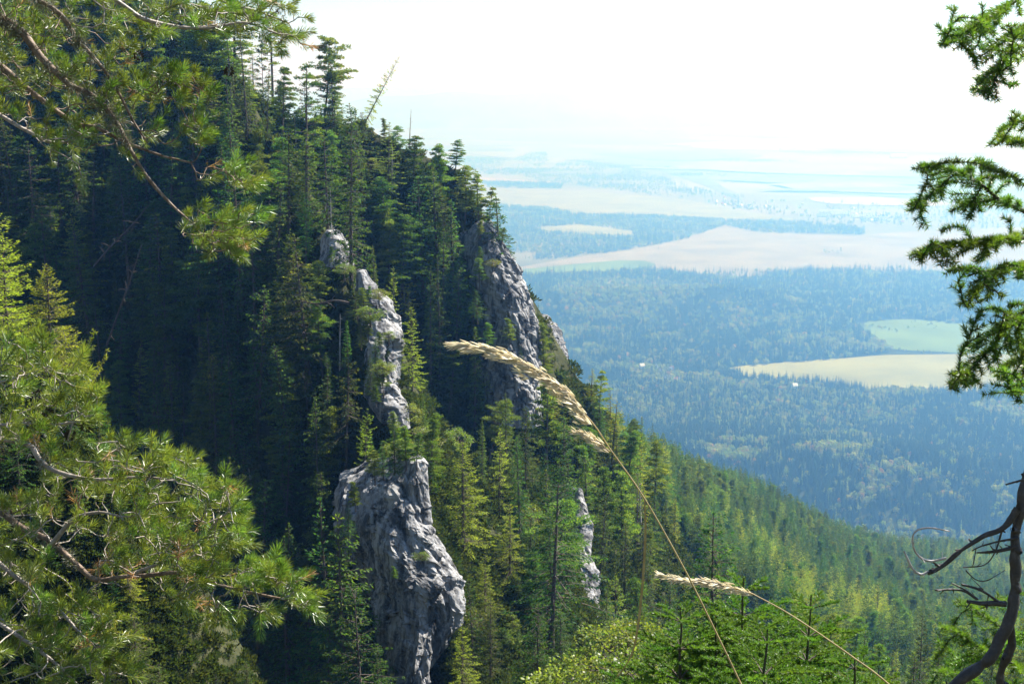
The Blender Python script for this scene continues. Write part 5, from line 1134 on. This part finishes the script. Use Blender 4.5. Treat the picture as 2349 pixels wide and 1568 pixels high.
# fir saplings at the lower edge
def fir_sapling(seed, x, y_top, d, label, spread=.62, leaders=1):
    g = np.random.default_rng(seed); top = q(x, y_top, d); gr = ground(top[0], d); H = top[2] - gr[2]; root = empty('fir_sapling', gr)
    zs = np.linspace(-.1, H, 14); ax = np.stack([.02 * np.cumsum(g.normal(0, .4, 14)), .02 * np.cumsum(g.normal(0, .4, 14)), zs], -1); ax[-1, :2] *= 1; ax[:, :2] -= ax[-1, :2]
    a = Acc(); a.tube(ax, np.linspace(.028, .005, 14), 7); obj('trunk', a.mesh('trunk', M['bark'], True), root)
    lead = ax[-4:]; ld = Acc(); coat(ld, smooth_line(lead, .03), g, 900, .023, .0055, upb=.5); obj('spray', ld.mesh('spray', M['fir']), root)
    z = H - .10; w = 0
    while z > max(.3, H - 1.25):
        dep = H - z; nb = 6 if dep > .3 else 5; off = g.uniform(0, 6)
        for k in range(nb):
            az = unit_az(off + k * 6.283 / nb + g.normal(0, .15)); L = min(.95, .10 + spread * dep ** .85 * g.uniform(.85, 1.15)); p = np.array([np.interp(z, zs, ax[:, 0]), np.interp(z, zs, ax[:, 1]), z]); s_ = np.linspace(0, 1, 12)[:, None]
            el = .55 - .35 * min(1, dep); ln = p + az * L * s_ + UP * L * (el * s_ - .25 * s_ ** 2 + .12 * s_ ** 3)
            wd = Acc(); wd.tube(ln, np.linspace(.004 + .006 * L, .002, 12), 5); sp = Acc(); coat(sp, ln[2:], g, 1100, .023, .0055, flat=.45, upb=.35, tint=.4)
            sh = side_shoots(ln, g, .06, .30, ang=.9, droop=-.12)
            for s1 in sh:
                wd.tube(s1, np.linspace(.0025, .0012, len(s1)), 4); coat(sp, s1, g, 1100, .023, .0055, flat=.45, upb=.35, tint=.48)
                if np.linalg.norm(s1[-1] - s1[0]) > .11:
                    for s2 in side_shoots(s1, g, .07, .10, ang=.9, droop=-.12): coat(sp, s2, g, 1100, .022, .0055, flat=.45, upb=.35, tint=.52)
            b_ = obj('branch', wd.mesh('branch', M['bark'], True), root); obj('spray', sp.mesh('spray', M['fir']), b_)
        z -= .17 + .05 * g.uniform()
    return tag(root, label, 'fir')
fir_sapling(31, 1706, 1322, 9.0, 'bright green young fir rising behind the lower grass plume')
fir_sapling(32, 1860, 1362, 9.4, 'young fir with long upswept shoots, right of the bright green one', .7)
fir_sapling(33, 1560, 1390, 8.6, 'low young fir between the two grass stems', .7)
fir_sapling(34, 1960, 1500, 8.8, 'low fir tip at the lower edge under the thin grass stem', .8)
fir_sapling(36, 1640, 1420, 8.9, 'dense young fir just left of the bright green one', .8)
fir_sapling(37, 1800, 1392, 9.8, 'slim young fir between the bright green one and the one with upswept shoots', .7)
fir_sapling(35, 1760, 1440, 8.2, 'broad young fir in front, cut by the lower edge', .9)

# larch twigs beside the lower pine
def larch_near(seed, base, lines, label):
    g = np.random.default_rng(seed); root = empty('larch_tree', base); inv = Matrix.Translation(root.location).inverted()
    for pts, d, r in lines:
        W = smooth_line(np.array([q(x, y, d) for x, y in pts]), .02); a = Acc(); a.tube(W, np.linspace(r, .0012, len(W)), 5); o = obj('branch', a.mesh('branch', M['twig_bark'], True), root); o.matrix_parent_inverse = inv
        lf = Acc(); L = np.linalg.norm(np.diff(W, axis=0), axis=1).sum(); sh = [W[int(len(W) * .15):]] + side_shoots(W, g, .10, .16, ang=.7, droop=-.3)
        for s1 in sh:
            n = max(3, int(np.linalg.norm(np.diff(s1, axis=0), axis=1).sum() / .014))
            for k in range(n):
                p = s1[min(len(s1) - 1, int(k / n * len(s1)))] + g.normal(0, .003, 3); m = 9; e = norm(g.normal(size=(m, 3)) + UP * .4)
                lf.blades(p[None].repeat(m, 0), e, .017 * g.uniform(.6, 1.2, m), .0032, g, np.clip(g.normal(.5, .2, m), 0, 1))
        obj('needles', lf.mesh('needles', M['near_larch']), o)['kind'] = 'stuff'
    return tag(root, label, 'larch')
larch_near(41, (-2.9, 7.6, ground(-2.9, 7.6)[2]), [
    ([(-60, 980), (40, 950), (120, 905), (165, 860), (195, 810), (215, 756)], 7.0, .006), ([(40, 950), (130, 912), (190, 890), (225, 850), (248, 803)], 6.9, .005), ([(120, 915), (200, 890), (247, 876)], 6.95, .003),
    ([(60, 870), (130, 830), (108, 795), (80, 802)], 7.0, .003), ([(90, 860), (140, 800), (126, 775)], 7.0, .003), ([(100, 850), (170, 830), (205, 838)], 7.1, .003), ([(110, 830), (150, 790), (145, 760)], 7.05, .003)],
    'yellow green larch twigs sticking up above the lower pine')
larch_near(42, (-2.3, 6.6, ground(-2.3, 6.6)[2]), [
    ([(100, 1300), (160, 1340), (166, 1400), (158, 1460)], 6.2, .004), ([(130, 1500), (210, 1445), (262, 1410), (318, 1416)], 6.1, .004), ([(150, 1520), (240, 1452), (300, 1456), (348, 1466)], 6.1, .004), ([(150, 1360), (185, 1390), (175, 1420)], 6.2, .003), ([(420, 1120), (440, 1080), (455, 1060), (470, 1075)], 6.0, .003)],
    'thin yellow larch twigs hanging below the lower pine')

# ------------------------------------------------------------------ foreground: dry grass stalks
M['straw'] = foliage('straw', (0.62, 0.52, 0.34), (0.78, 0.70, 0.53), (0.84, 0.80, 0.68), 0.5, 0.5, 0.35, 0.1, 1.1, 0.92)
M['stem'] = noisy('grass_stem', [(.3, (.26, .19, .07)), (.7, (.42, .32, .14))], 60, 4, .5, .2, dist=.001, spec=.4)
def spikelet_mesh(seed):
    g = np.random.default_rng(seed); a = Acc()
    for k in range(4):
        d = norm(np.array([g.normal(0, .2), g.normal(0, .2), 1.])); L = g.uniform(.0085, .0125); w = .0007
        z = np.array([0, .3, .7, 1.]) * L; P = d * z[:, None]; a.tube(P, np.array([.0003, w * .8, w * .65, .0001]), 4, g.uniform(.2, .9))
    return a.mesh('spikelet', M['straw'])
SPK = [spikelet_mesh(500 + i) for i in range(4)]
def grass(seed, stem, d, plumes, label, r=(.0016, .0009), leaves=()):
    g = np.random.default_rng(seed); W = smooth_line(np.array([q(x, y, dd2) for x, y, dd2 in L3(stem, d)]), .01)
    root = empty('grass_stalk', W[0]); inv = Matrix.Translation(root.location).inverted()
    a = Acc(); a.tube(W, np.linspace(r[0], r[1], len(W)), 7); o = obj('stem', a.mesh('stem', M['stem'], True), root); o.matrix_parent_inverse = inv
    for pts, dp, n, wid, lean in plumes:
        R_ = smooth_line(np.array([q(x, y, dd2) for x, y, dd2 in L3(pts, dp)]), .006); a = Acc(); a.tube(R_, np.linspace(.0011, .0004, len(R_)), 5)
        T = norm(np.gradient(R_, axis=0)); jobs = []
        for k in range(n):
            t = g.uniform(0, .985) ; i = int(t * (len(R_) - 1)); w = wid * (1 - t) ** .45 * min(1., .35 + 3.5 * t) * (1 + .35 * math.sin(t * 30 + seed))
            side = np.array([-.75, 0, -.62]); rad = side * abs(g.normal(0, .55)) + np.array([g.normal(0, .22), g.normal(0, .5), g.normal(0, .22)])
            p = R_[i] + rad * w; dv = norm(T[i] * 1.0 + np.array(lean) + g.normal(0, .14, 3)); jobs.append((p, dv))
            a.tube([R_[max(0, i - 3)], (R_[i] + p) / 2, p], [.0004, .0003, .0002], 3)
        o = obj('panicle', a.mesh('panicle', M['stem'], True), root); o.matrix_parent_inverse = inv
        for p, dv in jobs: obj('spikelet', SPK[int(g.integers(0, 4))], o).matrix_basis = aim(p, dv, g, g.uniform(1.0, 1.6))
    for pts, dp, w in leaves:
        R_ = smooth_line(np.array([q(x, y, dd2) for x, y, dd2 in L3(pts, dp)]), .01); n = len(R_); s_ = np.linspace(0, 1, n); ww = w * np.sin(np.pi * np.clip(s_ * .93 + .07, 0, 1)) ** .5 / 2
        V = np.stack([R_ + np.outer(ww, [1, .5, 0]), R_ + [0, .0006, 0], R_ - np.outer(ww, [1, -.5, 0])], 1).reshape(-1, 3); i = np.arange(n - 1)[:, None] * 3
        Q = np.concatenate([i + [0, 1, 4, 3], i + [1, 2, 5, 4]]); o = obj('leaf_blade', make_mesh('leaf_blade', V, Q, M['stem'], smooth=True), root); o.matrix_parent_inverse = inv
    return tag(root, label, 'grass')
grass(51, [(1790, 1760), (1705, 1580), (1640, 1445), (1570, 1305), (1478, 1142), (1400, 1030), (1360, 970), (1300, 905)], (1.95, 1.9), [
    ([(1352, 968), (1310, 905), (1260, 862), (1200, 828), (1150, 805), (1100, 792), (1062, 789), (1030, 788)], (1.9, 1.88), 250, .0135, (-.55, 0, -.02)),
    ([(1398, 1034), (1372, 1010), (1345, 995), (1316, 988)], (1.9, 1.9), 40, .0085, (-.55, 0, .1))],
    'tall dry grass stalk with long arching cream plume in the centre', leaves=[([(1478, 1142), (1480, 1220), (1474, 1330), (1462, 1440), (1448, 1500), (1420, 1545), (1405, 1560)], (1.92, 1.98), .0035)])
grass(52, [(2120, 1640), (2020, 1552), (1960, 1508), (1880, 1452), (1800, 1400), (1726, 1360)], (2.1, 2.05), [
    ([(1726, 1360), (1680, 1345), (1630, 1333), (1570, 1328), (1512, 1314)], (2.05, 2.0), 120, .0080, (-.5, 0, .02))],
    'shorter dry grass stalk with thin cream plume at the lower right')

# ------------------------------------------------------------------ hazy air
def build_haze():
    m = bpy.data.materials.new('haze_air'); m.use_nodes = True; nt = m.node_tree; nt.nodes.clear()
    o = nt.nodes.new('ShaderNodeOutputMaterial'); v = nt.nodes.new('ShaderNodeVolumePrincipled')
    v.inputs['Color'].default_value = (0.155, 0.435, 1.0, 1); v.inputs['Absorption Color'].default_value = (1, 1, 1, 1)
    v.inputs['Density'].default_value = HAZE; v.inputs['Anisotropy'].default_value = 0.62
    nt.links.new(v.outputs[0], o.inputs['Volume'])
    x0, x1, y0, y1, z0, z1 = -62000, 70000, -120, 66000, VALLEY - 6, 340
    V = [(x, y, z) for z in (z0, z1) for x, y in ((x0, y0), (x1, y0), (x1, y1), (x0, y1))]
    me = bpy.data.meshes.new('haze'); me.from_pydata(V, [], [(3, 2, 1, 0), (4, 5, 6, 7), (0, 1, 5, 4), (1, 2, 6, 5), (2, 3, 7, 6), (3, 0, 4, 7)]); me.materials.append(m)
    tag(obj('haze', me), 'pale blue haze filling the valley air', 'haze', kind='stuff')
HAZE = 2.5e-4
build_haze()
